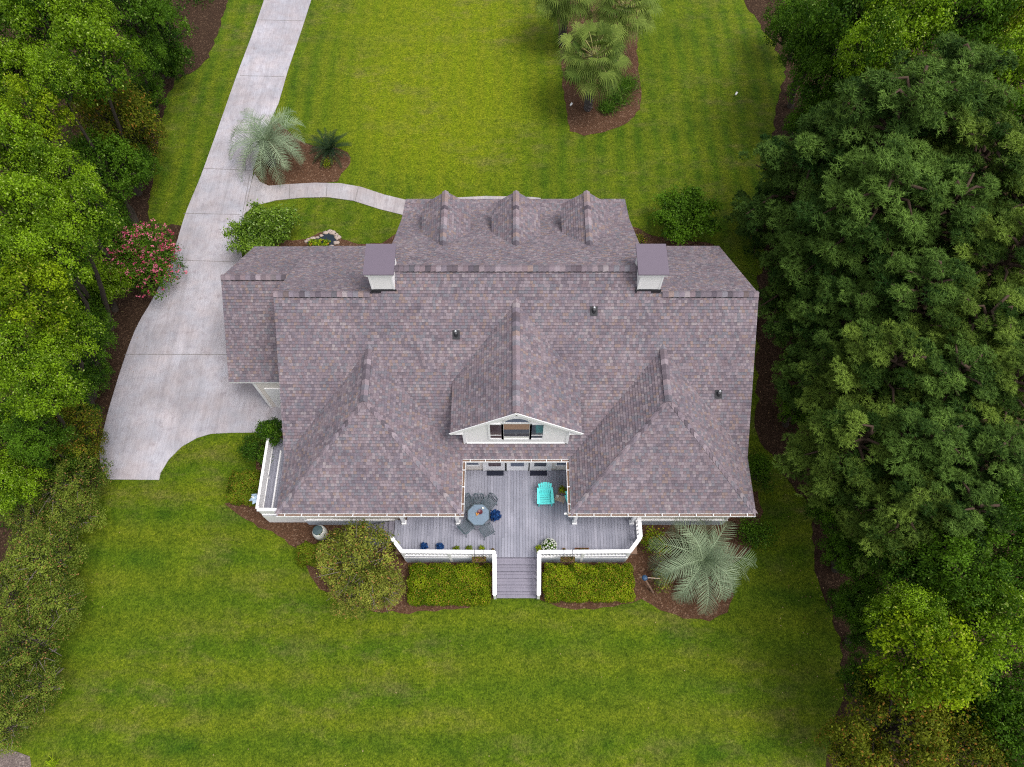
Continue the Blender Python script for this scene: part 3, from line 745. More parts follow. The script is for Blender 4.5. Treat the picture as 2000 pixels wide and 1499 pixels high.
# ------------------------------------------------------------------ rear deck and side porch
def wp(mb, name, mat, parent, smooth=False, bevel=0.0, split=False):
    if split: return [wp(q, name, mat, parent, smooth, bevel) for q in pieces(mb)][0]
    off = Vector((0, 0, 0)); q = parent
    while q is not None: off += q.location; q = q.parent
    mb.v = [(x - off.x, y - off.y, z - off.z) for x, y, z in mb.v]
    return mb.build(name, mat, parent, smooth, bevel)
ZD = 1.2
deck = empty('deck', (0.2, 7.42, 0), 'raised weathered grey timber deck with white railings and front steps', 'deck')
def deck_y0(x):
    if x < -5.04: return 7.42 + (-5.04 - x) / .56 * .66
    if x > 5.40: return 7.42 + (x - 5.40) / .56 * .66
    return 7.42
m = MB(); bw = .142; x = -5.6; rng = random.Random(4)
while x < 5.96:
    x1 = min(x + bw - .008, 5.97); y1 = 11.70 if -5.1 < x < 5.75 else 9.2
    y0, y0b = deck_y0(x), deck_y0(x1)
    cuts = [y1] + sorted([y for y in (rng.uniform(8.2, 10.8),) if max(y0, y0b) + .3 < y < y1 - .3], reverse=True)
    segs = []; top = y1
    for cy in cuts[1:]: segs.append((cy + .002, cy + .002, top)); top = cy - .002
    segs.append((y0, y0b, top))
    for a, b, t_ in segs:
        z = ZD + rng.uniform(-.002, .002)
        m.hexa([(x, a, ZD - .035), (x1, b, ZD - .035), (x1, t_, ZD - .035), (x, t_, ZD - .035), (x, a, z), (x1, b, z), (x1, t_, z), (x, t_, z)])
    x += bw
wp(m, 'floor_boards', M['deck'], deck)
OUT = [(-5.6, 9.25), (-5.6, 8.1), (-5.06, 7.44), (-.80, 7.44), (1.25, 7.44), (5.40, 7.44), (5.95, 8.1), (5.95, 9.2)]
m = MB()
for (xa, ya), (xb, yb_) in zip(OUT, OUT[1:]):
    if xa == -.80 or xa == -5.6 and ya > 9: continue
    m.bar((xa, ya, .58), (xb, yb_, .58), .03, 1.16); 
wp(m, 'skirt', M['found'], deck, split=True)
m = MB()
for (xa, ya), (xb, yb_) in zip(OUT[2:], OUT[3:]):
    if xa == -.80: continue
    m.bar((xa, ya - .012, 1.075), (xb, yb_ - .012, 1.075), .04, .17)
wp(m, 'deck_fascia', M['white'], deck, split=True)
m = MB(); m.box(-5.5, 5.9, 7.6, 11.65, .9, 1.1); wp(m, 'joists', M['wood'], deck)
# front steps
NS = 7; SY0, SY1 = 7.42, 5.75; rise = ZD / NS; run = (SY0 - SY1) / (NS - 1)
for i in range(NS - 1):
    z = ZD - rise * (i + 1); y1 = SY0 - run * i; m = MB()
    m.box(-.72, 1.17, y1 - run - .025, y1 - run / 2 - .004, z - .04, z); m.box(-.72, 1.17, y1 - run / 2 + .004, y1, z - .04, z)
    m.box(-.70, 1.15, y1 - .02, y1 - .004, z + .002, z + rise - .042); wp(m, 'step', M['tread'], deck)
# west steps
for i in range(6):
    z = ZD - rise * (i + 1); x1 = -5.62 - .27 * i; m = MB()
    m.box(x1 - .29, x1 - .14, 8.15, 9.2, z - .04, z); m.box(x1 - .13, x1, 8.15, 9.2, z - .04, z); wp(m, 'step', M['tread'], deck)
def railing(a, b, zt0, zt1, parent, sp=.16, w=.17, post=True, zb=None, name='railing', shift=0):
    a, b = Vector(a), Vector(b); d = b - a; L = d.length; dn = d.normalized(); m = MB()
    A, B = Vector((a.x, a.y, zt0 - .02)), Vector((b.x, b.y, zt1 - .02))
    m.bar(A, B, w, .045); m.bar(A - Vector((0, 0, .07)), B - Vector((0, 0, .07)), .045, .08)
    o = wp(m, name, M['white'], parent, False, .006)
    m = MB(); lo = .85
    m.bar(A - Vector((0, 0, lo - .07)), B - Vector((0, 0, lo - .07)), .09, .07); wp(m, 'bottom_rail', M['white'], o)
    n = max(1, int(L / sp))
    for i in range(n):
        p = A.lerp(B, (i + .5) / n); m = MB(); m.box(p.x - .022, p.x + .022, p.y - .022, p.y + .022, p.z - lo + .1, p.z - .06); wp(m, 'baluster', M['white'], o)
    return o
def newel(x, y, z0, z1, parent, s=.06):
    m = MB(); m.box(x - s, x + s, y - s, y + s, z0, z1 - .028); wp(m, 'newel_post', M['white'], parent)
RT = 2.15
railing((-5.04, 7.48, 0), (-.78, 7.45, 0), RT, RT, deck); railing((1.22, 7.45, 0), (5.40, 7.48, 0), RT, RT, deck)
railing((5.42, 7.50, 0), (5.94, 8.14, 0), RT - .002, RT - .002, deck); railing((-5.06, 7.50, 0), (-5.56, 8.12, 0), RT - .002, RT - .002, deck)
railing((5.95, 8.16, 0), (5.95, 9.25, 0), RT, RT, deck)
for x in (-.80, 1.24): railing((x, 7.36, 0), (x, 5.75, 0), RT - .004, .98, deck, .19, .19)
for x, y, z0, z1 in ((-5.05, 7.49, .2, RT), (-2.9, 7.465, .2, RT), (-.79, 7.43, .2, RT), (1.23, 7.43, .2, RT), (3.3, 7.465, .2, RT), (5.41, 7.49, .2, RT), (5.95, 8.15, .2, RT), (-5.57, 8.13, .2, RT), (-.80, 5.76, 0, .98), (1.24, 5.76, 0, .98)):
    newel(x, y, z0, z1, deck)
# west side porch
porch = empty('side_porch', (-11.2, 11.0, 0), 'small raised side porch with white rail along the west wall', 'porch')
m = MB(); x = -12.0
while x < -10.1:
    m.box(x, x + bw - .008, 9.42, 13.4, ZD - .035, ZD); x += bw
wp(m, 'floor_boards', M['deck'], porch)
m = MB(); m.box(-12.02, -11.99, 9.40, 13.4, 0, 1.15); m.box(-11.99, -10.06, 9.40, 9.43, 0, 1.15); wp(m, 'skirt', M['white'], porch)
railing((-12.0, 9.50, 0), (-12.0, 13.3, 0), RT, RT, porch, 1.9, .12); railing((-11.98, 9.44, 0), (-10.3, 9.44, 0), RT - .003, RT - .003, porch, 1.9, .16)
m = MB(); m.box(-12.01, -11.98, 9.5, 13.3, 1.32, 2.07); wp(m, 'privacy_panel', M['white'], porch)
m = MB(); m.box(-11.99, -10.3, 9.43, 9.455, 1.15, 2.07); wp(m, 'privacy_panel', M['white'], porch)
m = MB(); m.box(-11.60, -11.53, 9.5, 12.7, ZD, ZD + .12); wp(m, 'floor_curb', M['white'], porch)
m = MB()
for y in (9.55, 11.3, 13.2): m.box(-12.07, -11.93, y - .06, y + .06, 1.1, 2.12)
wp(m, 'newel_post', M['white'], porch, split=True)

# ------------------------------------------------------------------ things on and around the deck
def L(pts): return [Vector(p) for p in pts]
def adirondack(loc, rz, label):
    e = empty('adirondack_chair', loc, label, 'chair', 'turquoise adirondack chairs on the deck', rz)
    m = MB()
    for i in range(5):
        t = i / 4; y = -.40 + .50 * t; z = .37 - .12 * t
        m.obox((0, y, z), (.27, 0, 0), (0, .052, -.012), (0, .003, .010))
    m.build('seat', M['teal'], e, False, .004)
    m = MB(); n = 6
    for i in range(n):
        a = (i - (n - 1) / 2) / ((n - 1) / 2); x0 = a * .20; x1 = a * .285; top = .98 - .10 * a * a
        y0, y1 = .10, .10 + (top - .26) * .50
        b0, b1 = Vector((x0, y0, .24)), Vector((x1, y1, top))
        d = (b1 - b0).normalized(); w = Vector((.038, 0, 0)); nn = d.cross(w).normalized() * .010
        m.hexa([b0 - w - nn, b0 + w - nn, b0 + w + nn, b0 - w + nn, b1 - w * 1.22 - nn, b1 + w * 1.22 - nn, b1 + w * 1.22 + nn, b1 - w * 1.22 + nn])
    m.bar((-.26, .235, .50), (.26, .235, .50), .02, .07); m.bar((-.29, .395, .80), (.29, .395, .80), .02, .06)
    m.build('backrest', M['teal'], e)
    for s in (-1, 1):
        m = MB(); m.hexa([(s * .34 - .075, -.47, .545), (s * .34 + .075, -.47, .545), (s * .33 + .045, .32, .545), (s * .33 - .045, .32, .545),
                          (s * .34 - .075, -.47, .57), (s * .34 + .075, -.47, .57), (s * .33 + .045, .32, .57), (s * .33 - .045, .32, .57)])
        m.build('armrest', M['teal'], e, False, .004)
        m = MB(); m.box(s * .31 - .02, s * .31 + .02, -.46, -.36, 0, .545); m.build('leg', M['teal'], e)
        m = MB(); m.bar((s * .29, -.43, .34), (s * .29, .48, .02), .03, .12); m.build('leg', M['teal'], e)
    return e
p = U(1064, 972, ZD); adirondack((p.x, p.y, ZD), R(2), 'turquoise adirondack chair standing in the open on the deck')
p = U(1120, 982, ZD); adirondack((p.x, p.y, ZD), R(20), 'turquoise adirondack chair mostly hidden under the right roof eave')

# table set
tc = U(936, 1014, ZD)
e = empty('patio_table', (tc.x, tc.y, ZD), 'pale blue grey octagonal patio table between lattice chairs on deck', 'table'); e.scale = (1.08, 1.08, 1)
m = MB(); P = [(.49 * math.cos(R(22.5 + 45 * i)), .49 * math.sin(R(22.5 + 45 * i))) for i in range(8)]
m.poly([(x, y, .74) for x, y in P]); m.poly([(x, y, .70) for x, y in reversed(P)])
for i in range(8):
    (xa, ya), (xb, yb_) = P[i], P[(i + 1) % 8]; m.poly([(xa, ya, .70), (xb, yb_, .70), (xb, yb_, .74), (xa, ya, .74)])
m.build('tabletop', M['ironbl'], e)
m = MB()
for i in range(8):
    (xa, ya), (xb, yb_) = P[i], P[(i + 1) % 8]; m.bar((xa * 1.02, ya * 1.02, .725), (xb * 1.02, yb_ * 1.02, .725), .03, .05)
m.build('table_rim', M['iron'], e)
for i in range(4):
    a = R(45 + 90 * i); m = MB(); m.tube([(.34 * math.cos(a), .34 * math.sin(a), .70), (.25 * math.cos(a), .25 * math.sin(a), .35), (.38 * math.cos(a), .38 * math.sin(a), 0)], .018, 6); m.build('leg', M['iron'], e)
def iron_chair(loc, rz, label):
    e = empty('lattice_chair', loc, label, 'chair', 'grey green lattice chairs around the patio table', rz); e.scale = (1.12, 1.12, 1.0)
    m = MB(); w = .23
    for i in range(8):
        t = -w + 2 * w * i / 7; m.bar((t, -w, .44), (t, w, .44), .022, .012); m.bar((-w, t, .446), (w, t, .446), .022, .012)
    m.build('seat', M['iron'], e)
    m = MB(); 
    for s in (-1, 1): m.tube([(s * .22, -.22, .44), (s * .23, -.28, .70), (s * .17, -.33, .92)], .014, 6)
    m.tube([(-.17, -.33, .92), (0, -.35, .97), (.17, -.33, .92)], .014, 6)
    for k in range(-3, 4):
        m.bar((k * .065, -.235, .47), (k * .065 + .05, -.325, .90), .02, .012); m.bar((k * .065, -.235, .47), (k * .065 - .05, -.325, .90), .02, .012)
    m.build('backrest', M['iron'], e)
    for sx in (-1, 1):
        for sy in (-1, 1):
            m = MB(); m.tube([(sx * .21, sy * .21, .44), (sx * .24, sy * .25, 0)], .014, 6); m.build('leg', M['iron'], e)
        m = MB(); m.tube([(sx * .23, -.27, .66), (sx * .27, 0, .66), (sx * .26, .2, .62), (sx * .22, .21, .44)], .014, 6); m.build('armrest', M['iron'], e)
for deg, lb, rr in ((128, 'lattice chair at the upper left corner of the patio table', .76), (52, 'lattice chair at the upper right corner of the patio table', .78), (92, 'lattice chair tucked under the patio table on the house side', .60),
                (222, 'lattice chair at the lower left corner of the patio table', .76), (300, 'lattice chair at the lower right corner of the patio table', .76)):
    a = R(deg); iron_chair((tc.x + rr * math.cos(a), tc.y + rr * math.sin(a), ZD), a + R(90), lb)
def onto_table(dx, dy): return (tc.x + dx, tc.y + dy, ZD + .74)
m = MB(); m.lathe([(0, .0), (.07, .0), (.12, .06), (.125, .07), (.11, .06), (0, .02)], 16); o = m.build('bowl', M['maroon'], None, True); o.location = onto_table(.07, .12); tag(o, 'round maroon bowl on the patio table', 'bowl')
for i, (dx, dy) in enumerate(((-.08, -.02), (-.02, .03), (-.10, .06))):
    m = MB(); m.lathe([(0, 0), (.03, .01), (.042, .04), (.03, .072), (0, .08)], 10); o = m.build('orange', M['orange'], None, True); o.location = onto_table(dx, dy); tag(o, 'small orange fruit lying beside the maroon bowl on the patio table', 'fruit', 'oranges on the patio table')
m = MB(); m.lathe([(0, 0), (.04, 0), (.05, .10), (.042, .10), (.035, .02), (0, .02)], 12); m.tube([(.048, 0, .08), (.085, 0, .06), (.045, 0, .03)], .008, 5); o = m.build('mug', M['ceram'], None, True); o.location = onto_table(.20, .30); tag(o, 'white mug near the upper edge of the patio table', 'mug')
for x, lb in ((-.99, 'black doormat before the left deck door'), (1.15, 'black doormat before the right deck door')):
    m = MB(); m.box(x - .42, x + .42, -.13, .13, 0, .016); o = m.build('doormat', M['black'], None, False, .006); o.location = (CX - .02, 11.55, ZD + .004); tag(o, lb, 'doormat', 'doormats at the deck doors')

# leaves -------------------------------------------------------------------------------------
def leaves(name, C, N, Ln, Wd, tint, mat, parent=None, seed=0, T=None):
    """one mesh of many diamond leaves; C centres, N normals (n,3), Ln/Wd (n,) sizes, tint (n,)"""
    rng = np.random.default_rng(seed); n = len(C)
    N = N / (np.linalg.norm(N, axis=1, keepdims=True) + 1e-9)
    if T is None: T = rng.normal(size=(n, 3))
    T = T - N * np.sum(T * N, axis=1, keepdims=True); T /= (np.linalg.norm(T, axis=1, keepdims=True) + 1e-9)
    B = np.cross(N, T); Ln = np.broadcast_to(Ln, (n,))[:, None]; Wd = np.broadcast_to(Wd, (n,))[:, None]
    V = np.empty((n, 4, 3)); V[:, 0] = C - T * Ln / 2; V[:, 1] = C + B * Wd / 2 - T * Ln * .05; V[:, 2] = C + T * Ln / 2; V[:, 3] = C - B * Wd / 2 - T * Ln * .05
    me = bpy.data.meshes.new(name); me.vertices.add(4 * n); me.loops.add(4 * n); me.polygons.add(n)
    me.vertices.foreach_set('co', V.reshape(-1).astype(np.float32)); me.loops.foreach_set('vertex_index', np.arange(4 * n, dtype=np.int32))
    me.polygons.foreach_set('loop_start', np.arange(0, 4 * n, 4, dtype=np.int32)); me.update(calc_edges=True)
    a = me.attributes.new('tint', 'FLOAT', 'FACE'); a.data.foreach_set('value', np.clip(tint, 0, 1).astype(np.float32))
    me.materials.append(mat)
    o = bpy.data.objects.new(name, me); COL.objects.link(o)
    if parent: o.parent = parent
    return o

def clumps(rng, lobes, per_lobe, per_sub, sub_r, low=-.45, shell=(.70, 1.0)):
    """leaf centres, normals, tints: lobes -> twig clumps -> leaves"""
    Cs, Ns, Ts = [], [], []
    for (c, r, lt) in lobes:
        c = np.array(c); n = max(4, int(per_lobe * r * r))
        d = rng.normal(size=(n * 2, 3)); d /= np.linalg.norm(d, axis=1, keepdims=True); d = d[d[:, 2] > low][:n]; n = len(d)
        sc = c + d * r * rng.uniform(shell[0], shell[1], (n, 1)) * np.array([1, 1, .86])
        st = lt + rng.normal(0, .13, n)
        k = per_sub
        q = rng.normal(size=(n, k, 3)) * sub_r * .55
        P = sc[:, None, :] + q
        nn = d[:, None, :] * .7 + rng.normal(size=(n, k, 3)) * .55 + np.array([0, 0, .45])
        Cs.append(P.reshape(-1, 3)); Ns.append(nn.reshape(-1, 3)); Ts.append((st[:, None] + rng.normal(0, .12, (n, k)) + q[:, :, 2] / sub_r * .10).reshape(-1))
    return np.concatenate(Cs), np.concatenate(Ns), np.concatenate(Ts)

def plant_in_pot(loc, pot, potmat, r, h, n, mat, label, cat='potted plant', leaf=(.10, .05), flowers=None, group=None, seed=1):
    e = empty('potted_plant', loc, label, cat, group); rng = np.random.default_rng(seed); m = MB(); pr, ph = pot
    m.lathe([(0, 0), (pr * .7, 0), (pr, ph * .85), (pr * 1.08, ph * .85), (pr * 1.08, ph), (pr * .9, ph), (pr * .85, ph * .8), (0, ph * .8)], 14); m.build('pot', M[potmat], e, False)
    d = rng.normal(size=(n, 3)); d /= np.linalg.norm(d, axis=1, keepdims=True); d[:, 2] = np.abs(d[:, 2])
    C = d * np.array([r, r, h]) * rng.uniform(.35, 1, (n, 1)) + np.array([0, 0, ph * .9]); N = d * .6 + rng.normal(size=(n, 3)) * .5 + np.array([0, 0, .5])
    leaves('foliage', C, N, leaf[0], leaf[1], rng.uniform(0, 1, n), M[mat], e, seed)
    if flowers:
        fm, fn, fs = flowers; d = rng.normal(size=(fn, 3)); d /= np.linalg.norm(d, axis=1, keepdims=True); d[:, 2] = np.abs(d[:, 2])
        leaves('flowers', d * np.array([r, r, h]) * 1.03 + np.array([0, 0, ph * .9]), d + np.array([0, 0, .8]), fs, fs * .9, rng.uniform(0, 1, fn), M[fm], e, seed + 1)
    return e
def dk(px, py): p = U(px, py, ZD); return (p.x, p.y, ZD + .002)
plant_in_pot(dk(968, 1013), (.17, .34), 'terra', .27, .85, 480, 'blue', 'large blue plant in a terracotta pot beside the patio table', seed=3, leaf=(.15, .06))
plant_in_pot(dk(829, 1070), (.11, .16), 'navy', .20, .34, 220, 'blue', 'small blue plant by the front rail, left of its twin', seed=4, leaf=(.11, .05), group='blue plants by the front rail')
plant_in_pot(dk(860, 1070), (.11, .16), 'navy', .20, .34, 220, 'blue', 'small blue plant by the front rail, right of its twin', seed=5, leaf=(.11, .05), group='blue plants by the front rail')
for i, (x, w) in enumerate(((892, 'leftmost of three green pots lined up by the front rail'), (917, 'middle one of three green pots lined up by the front rail'), (941, 'rightmost of three green pots lined up by the front rail'))):
    plant_in_pot(dk(x, 1074), (.08, .14), 'terra', .18, .22, 170, 'hedge', w, seed=6 + i, leaf=(.09, .04), group='green pots by the front rail')
plant_in_pot(dk(963, 1076), (.08, .15), 'brown', .09, .10, 50, 'leafR', 'small brown pot at the left side of the step opening', seed=10, leaf=(.06, .03))
plant_in_pot(dk(1072, 1070), (.17, .26), 'ceram', .36, .42, 700, 'leafB', 'bushy white flowering plant in a pot by the front steps', seed=11, leaf=(.13, .05), flowers=('whitefl', 110, .085))
plant_in_pot(dk(1052, 1074), (.11, .2), 'terra', .19, .22, 150, 'hedge', 'small green plant in terracotta pot left of white flowers', seed=12, leaf=(.09, .045))
plant_in_pot(dk(1101, 1076), (.09, .17), 'terra', .08, .10, 60, 'leafR', 'small red brown pot by the rail behind right hanging basket', seed=13, leaf=(.06, .03))
p = dk(1136, 1076); e = empty('planter_box', p, 'long red clay planter box along the right front rail', 'planter')
m = MB(); m.box(-.33, .33, -.09, .09, 0, .02); m.box(-.33, .33, -.09, -.07, .02, .19); m.box(-.33, .33, .07, .09, .02, .19); m.box(-.33, -.31, -.07, .07, .02, .19); m.box(.31, .33, -.07, .07, .02, .19); m.build('box', M['redbox'], e)
m = MB(); m.box(-.31, .31, -.07, .07, .02, .16); m.build('soil', M['litter'], e)
rng_ = np.random.default_rng(5); C = np.stack([rng_.uniform(-.30, .30, 120), rng_.uniform(-.06, .06, 120), rng_.uniform(.16, .24, 120)], 1); leaves('foliage', C, rng_.normal(size=(120, 3)) + np.array([0, 0, 1]), .06, .03, rng_.uniform(0, 1, 120), M['leafR'], e, 2)
for x, lb in ((-1.52, 'brown hanging basket trough outside the rail left of the steps'), (2.58, 'brown hanging basket trough outside the rail right of the steps')):
    e = empty('hanging_basket', (x, 7.22, 1.55), lb, 'basket', 'trough baskets hung on the front rail'); m = MB()
    for i in range(10):
        t = math.pi * i / 9; t2 = math.pi * (i + 1) / 9
        if i < 9: m.poly([(-.33, -.13 * math.cos(t), .12 - .2 * math.sin(t)), (.33, -.13 * math.cos(t), .12 - .2 * math.sin(t)), (.33, -.13 * math.cos(t2), .12 - .2 * math.sin(t2)), (-.33, -.13 * math.cos(t2), .12 - .2 * math.sin(t2))])
    m.poly([(-.33, -.12, .09), (.33, -.12, .09), (.33, .12, .09), (-.33, .12, .09)])
    for s in (-1, 1): m.poly([(s * .33, -.13 * math.cos(math.pi * i / 9), .12 - .2 * math.sin(math.pi * i / 9)) for i in range(10)])
    m.build('trough', M['brown'], e)
    n = 160; C = np.stack([rng_.uniform(-.33, .33, n), rng_.uniform(-.13, .13, n), rng_.uniform(.08, .2, n)], 1); leaves('dry_plants', C, rng_.normal(size=(n, 3)) + np.array([0, 0, .6]), .09, .03, rng_.uniform(0, .8, n), M['leafR'], e, 4)
    for s in (-1, 1):
        m = MB(); m.tube([(s * .2, .02, .10), (s * .2, .10, .50), (s * .2, .12, .61), (s * .2, .33, .625), (s * .2, .35, .55)], .012, 5); m.build('hook', M['lead'], e)
# brown plant stand and pale tray table beside the chair
p = dk(1104, 966); e = empty('plant_stand', p, 'dark brown wooden bench crowded with green plants under right eave', 'plant stand', None, R(-12)); m = MB()
for i in range(4): m.box(-.38, .38, -.16 + .085 * i, -.09 + .085 * i, .40, .43)
m.build('top', M['wood'], e)
for sx in (-1, 1):
    for sy in (-1, 1): m = MB(); m.box(sx * .33 - .025, sx * .33 + .025, sy * .13 - .025, sy * .13 + .025, 0, .40); m.build('leg', M['wood'], e)
sx_ = Vector(p)
for dx, dy, lb in ((-.20, 0.04, 'leafy pot at the left end of the brown bench'), (.14, -.03, 'leafy pot at the right end of the brown bench')):
    a = R(-12); plant_in_pot((p[0] + dx * math.cos(a) - dy * math.sin(a), p[1] + dx * math.sin(a) + dy * math.cos(a), ZD + .432), (.09, .14), 'terra', .19, .2, 130, 'hedge', lb, seed=int(50 + dx * 10), leaf=(.10, .05), group='pots on the brown bench')
p = dk(1093, 978); e = empty('tray_table', p, 'low pale wooden tray table right of the turquoise chair', 'table', None, R(-18)); m = MB()
for i in range(4): m.box(-.24, .24, -.15 + .078 * i, -.08 + .078 * i, .33, .35)
m.build('top', M['palewood'], e)
for sx in (-1, 1):
    for sy in (-1, 1): m = MB(); m.box(sx * .2 - .018, sx * .2 + .018, sy * .12 - .018, sy * .12 + .018, 0, .33); m.build('leg', M['palewood'], e)
m = MB(); m.lathe([(0, 0), (.05, 0), (.06, .11), (.05, .11), (.045, .02), (0, .02)], 12); o = m.build('cup', M['ceram'], None, True); o.location = (p[0] - .12, p[1] + .07, ZD + .352); tag(o, 'white cup on the low pale tray table', 'cup')

# white urn at the left corner
p = U(631, 1047); e = empty('garden_urn', (p.x, p.y, .014), 'white rounded rain urn with dark green lid by the left wall', 'urn')
m = MB(); m.lathe([(0, 0), (.22, 0), (.30, .18), (.345, .50), (.33, .80), (.27, 1.0), (.24, 1.05), (.0, 1.05)], 24); m.build('body', M['ceram'], e, True)
m = MB(); m.lathe([(0, 1.055), (.235, 1.055), (.245, 1.08), (.20, 1.10), (0, 1.11)], 20); m.build('lid', M['lid'], e, True)
# pale blue ornament on the side porch rail
e = empty('bird_ornament', (-12.13, 10.16, 1.62), 'pale blue bird ornament fixed outside the side porch rail', 'ornament', None, R(14))
m = MB(); m.tube([(.02, 0, .06), (-.12, 0, .12), (-.26, 0, .10), (-.40, 0, .02), (-.50, 0, -.03)], [.05, .11, .13, .07, .02], 10); m.build('body', M['bluepaint'], e, True)
m = MB(); m.tube([(-.22, 0, .20), (-.24, .03, .30), (-.29, .05, .32)], [.04, .035, .01], 8); m.build('head', M['ceram'], e, True)
for s in (-1, 1): m = MB(); m.hexa([(-.05, s * .08, .14), (-.30, s * .10, .14), (-.34, s * .26, .06), (-.10, s * .22, .07), (-.05, s * .08, .16), (-.30, s * .10, .16), (-.34, s * .26, .08), (-.10, s * .22, .09)]); m.build('wing', M['bluepaint'], e)
m = MB(); m.bar((.13, 0, .05), (-.1, 0, .08), .03, .03); m.build('bracket', M['steel'], e)
# leaning stake
p = U(1276, 1158); q = U(1258, 1129, 1.15); e = empty('leaning_stake', (p.x, p.y, .01), 'leaning brown wooden stake with a dark blue top in right bed', 'stake')
m = MB(); d = q - p; m.tube([(0, 0, 0), d * .97], [.05, .04], 8); m.build('shaft', M['wood'], e)
m = MB(); m.lathe([(0, 0), (.10, .0), (.14, .10), (.10, .17), (0, .20)], 10, d * .97); m.build('top', M['navy'], e)
m = MB(); m.bar(d * .9 + Vector((-.25, .1, 0)), d * .9 + Vector((.7, .03, 0)), .03, .03); m.build('crossbar', M['palewood'], e)
for px, py, lb in ((1115, 210, 'white garden spotlight at the left edge of the fan palm bed'), (1436, 189, 'white garden spotlight alone on the right lawn')):
    p = U(px, py); e = empty('garden_light', (p.x, p.y, 0), lb, 'garden light', 'white spotlights in the garden', R(-35)); m = MB(); m.tube([(0, 0, 0), (0, 0, .2)], .015, 6); m.build('stake', M['lead'], e)
    m = MB(); m.tube([(0, -.10, .21), (0, .10, .27)], [.05, .075], 12); m.build('lamp_head', M['white'], e)
# small pond with a rim of pale stones
arc = [(600, 474), (604, 471), (612, 467.5), (620, 464), (628, 460.5), (636, 457.5), (643, 455), (650, 456), (655, 460), (658, 465), (659, 470), (656, 476), (650, 481), (640, 484), (628, 486), (614, 486), (604, 486)]
pc = U(630, 471); e = empty('garden_pond', (pc.x, pc.y, 0), 'tiny garden pond rimmed with pale stones beside garage roof', 'pond'); rs = random.Random(8)
m = MB(); m.poly([tuple(U(x, y) - pc + Vector((0, 0, .05))) for x, y in reversed(arc)]); m.build('water', M['pond'], e)
for x, y in arc:
    q = U(x, y) - pc; m = MB(); s = rs.uniform(.07, .16); a = rs.uniform(0, 3); q += Vector((rs.uniform(-.07, .07), rs.uniform(-.07, .07), 0)); m.lathe([(0, 0), (s, .02), (s * 1.05, .07), (s * .6, .12), (0, .13)], 7, q)
    m.v = [(q.x + (x_ - q.x) * 1.35 + rs.uniform(-.03, .03), y_ + rs.uniform(-.03, .03), z_) for x_, y_, z_ in m.v]; m.build('rim_stone', M['stone'], e, True)
C = np.stack([rng_.uniform(-.75, .5, 260), rng_.uniform(-.55, -.05, 260), rng_.uniform(.08, .3, 260)], 1); leaves('water_plants', C, rng_.normal(size=(260, 3)) * .5 + np.array([0, 0, 1]), .16, .09, rng_.uniform(0, 1, 260), M['hedge'], e, 9)

# ------------------------------------------------------------------ vegetation
def nrm(v): v = np.array(v, float); return v / np.linalg.norm(v)
# crown prototypes, radius about 1 unit = 3 m; each is kept as (mesh, lobe centres)
PROTO = {}
def proto(key, seed, mat, nl=15, lr=(.30, .46), leaf=(.060, .034), per_lobe=330, per_sub=17, sub=.10, zsq=.95, low=-.35, spread=.68):
    rng = np.random.default_rng(seed); lobes = []
    for i in range(nl):
        for _ in range(30):
            d = rng.normal(size=3); d /= np.linalg.norm(d)
            if d[2] < low: continue
            c = d * spread * rng.uniform(.82, 1.1) * np.array([1, 1, zsq])
            if all(np.linalg.norm(c - np.array(l[0])) > (.24 if nl > 30 else .34) for l in lobes): break
        lobes.append((tuple(c), rng.uniform(*lr), float(np.clip(rng.normal(.48, .17), .1, .9))))
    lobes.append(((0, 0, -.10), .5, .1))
    C, N, T = clumps(rng, lobes, per_lobe, per_sub, sub)
    n = len(C); o = leaves('crown', C, N, rng.uniform(.75, 1.25, n) * leaf[0], rng.uniform(.75, 1.25, n) * leaf[1], T, M[mat], None, seed)
    me = o.data; bpy.data.objects.remove(o); PROTO.setdefault(key, []).append((me, [l[0] for l in lobes[:-1]]))
for s in (11, 12, 13, 14): proto('A', s, 'leafA', nl=22, lr=(.20, .38), spread=.76, per_lobe=380)
for s in (21, 22): proto('Y', s, 'leafY', nl=20, lr=(.20, .36), spread=.76, per_lobe=380)
for s in (31, 32, 33): proto('B', s, 'leafB', nl=20, lr=(.20, .38), spread=.74, per_lobe=360)
for s in (41, 42): proto('O', s, 'leafO', nl=34, lr=(.13, .28), leaf=(.060, .028), per_lobe=420, per_sub=16, sub=.10, spread=.80)
for s in (43, 44): proto('T', s, 'leafT', nl=34, lr=(.13, .28), leaf=(.060, .028), per_lobe=420, per_sub=16, sub=.10, spread=.80)
for s in (51, 52): proto('R', s, 'leafR', nl=20, lr=(.24, .40), leaf=(.056, .030), per_lobe=330, per_sub=16, sub=.10, spread=.74)

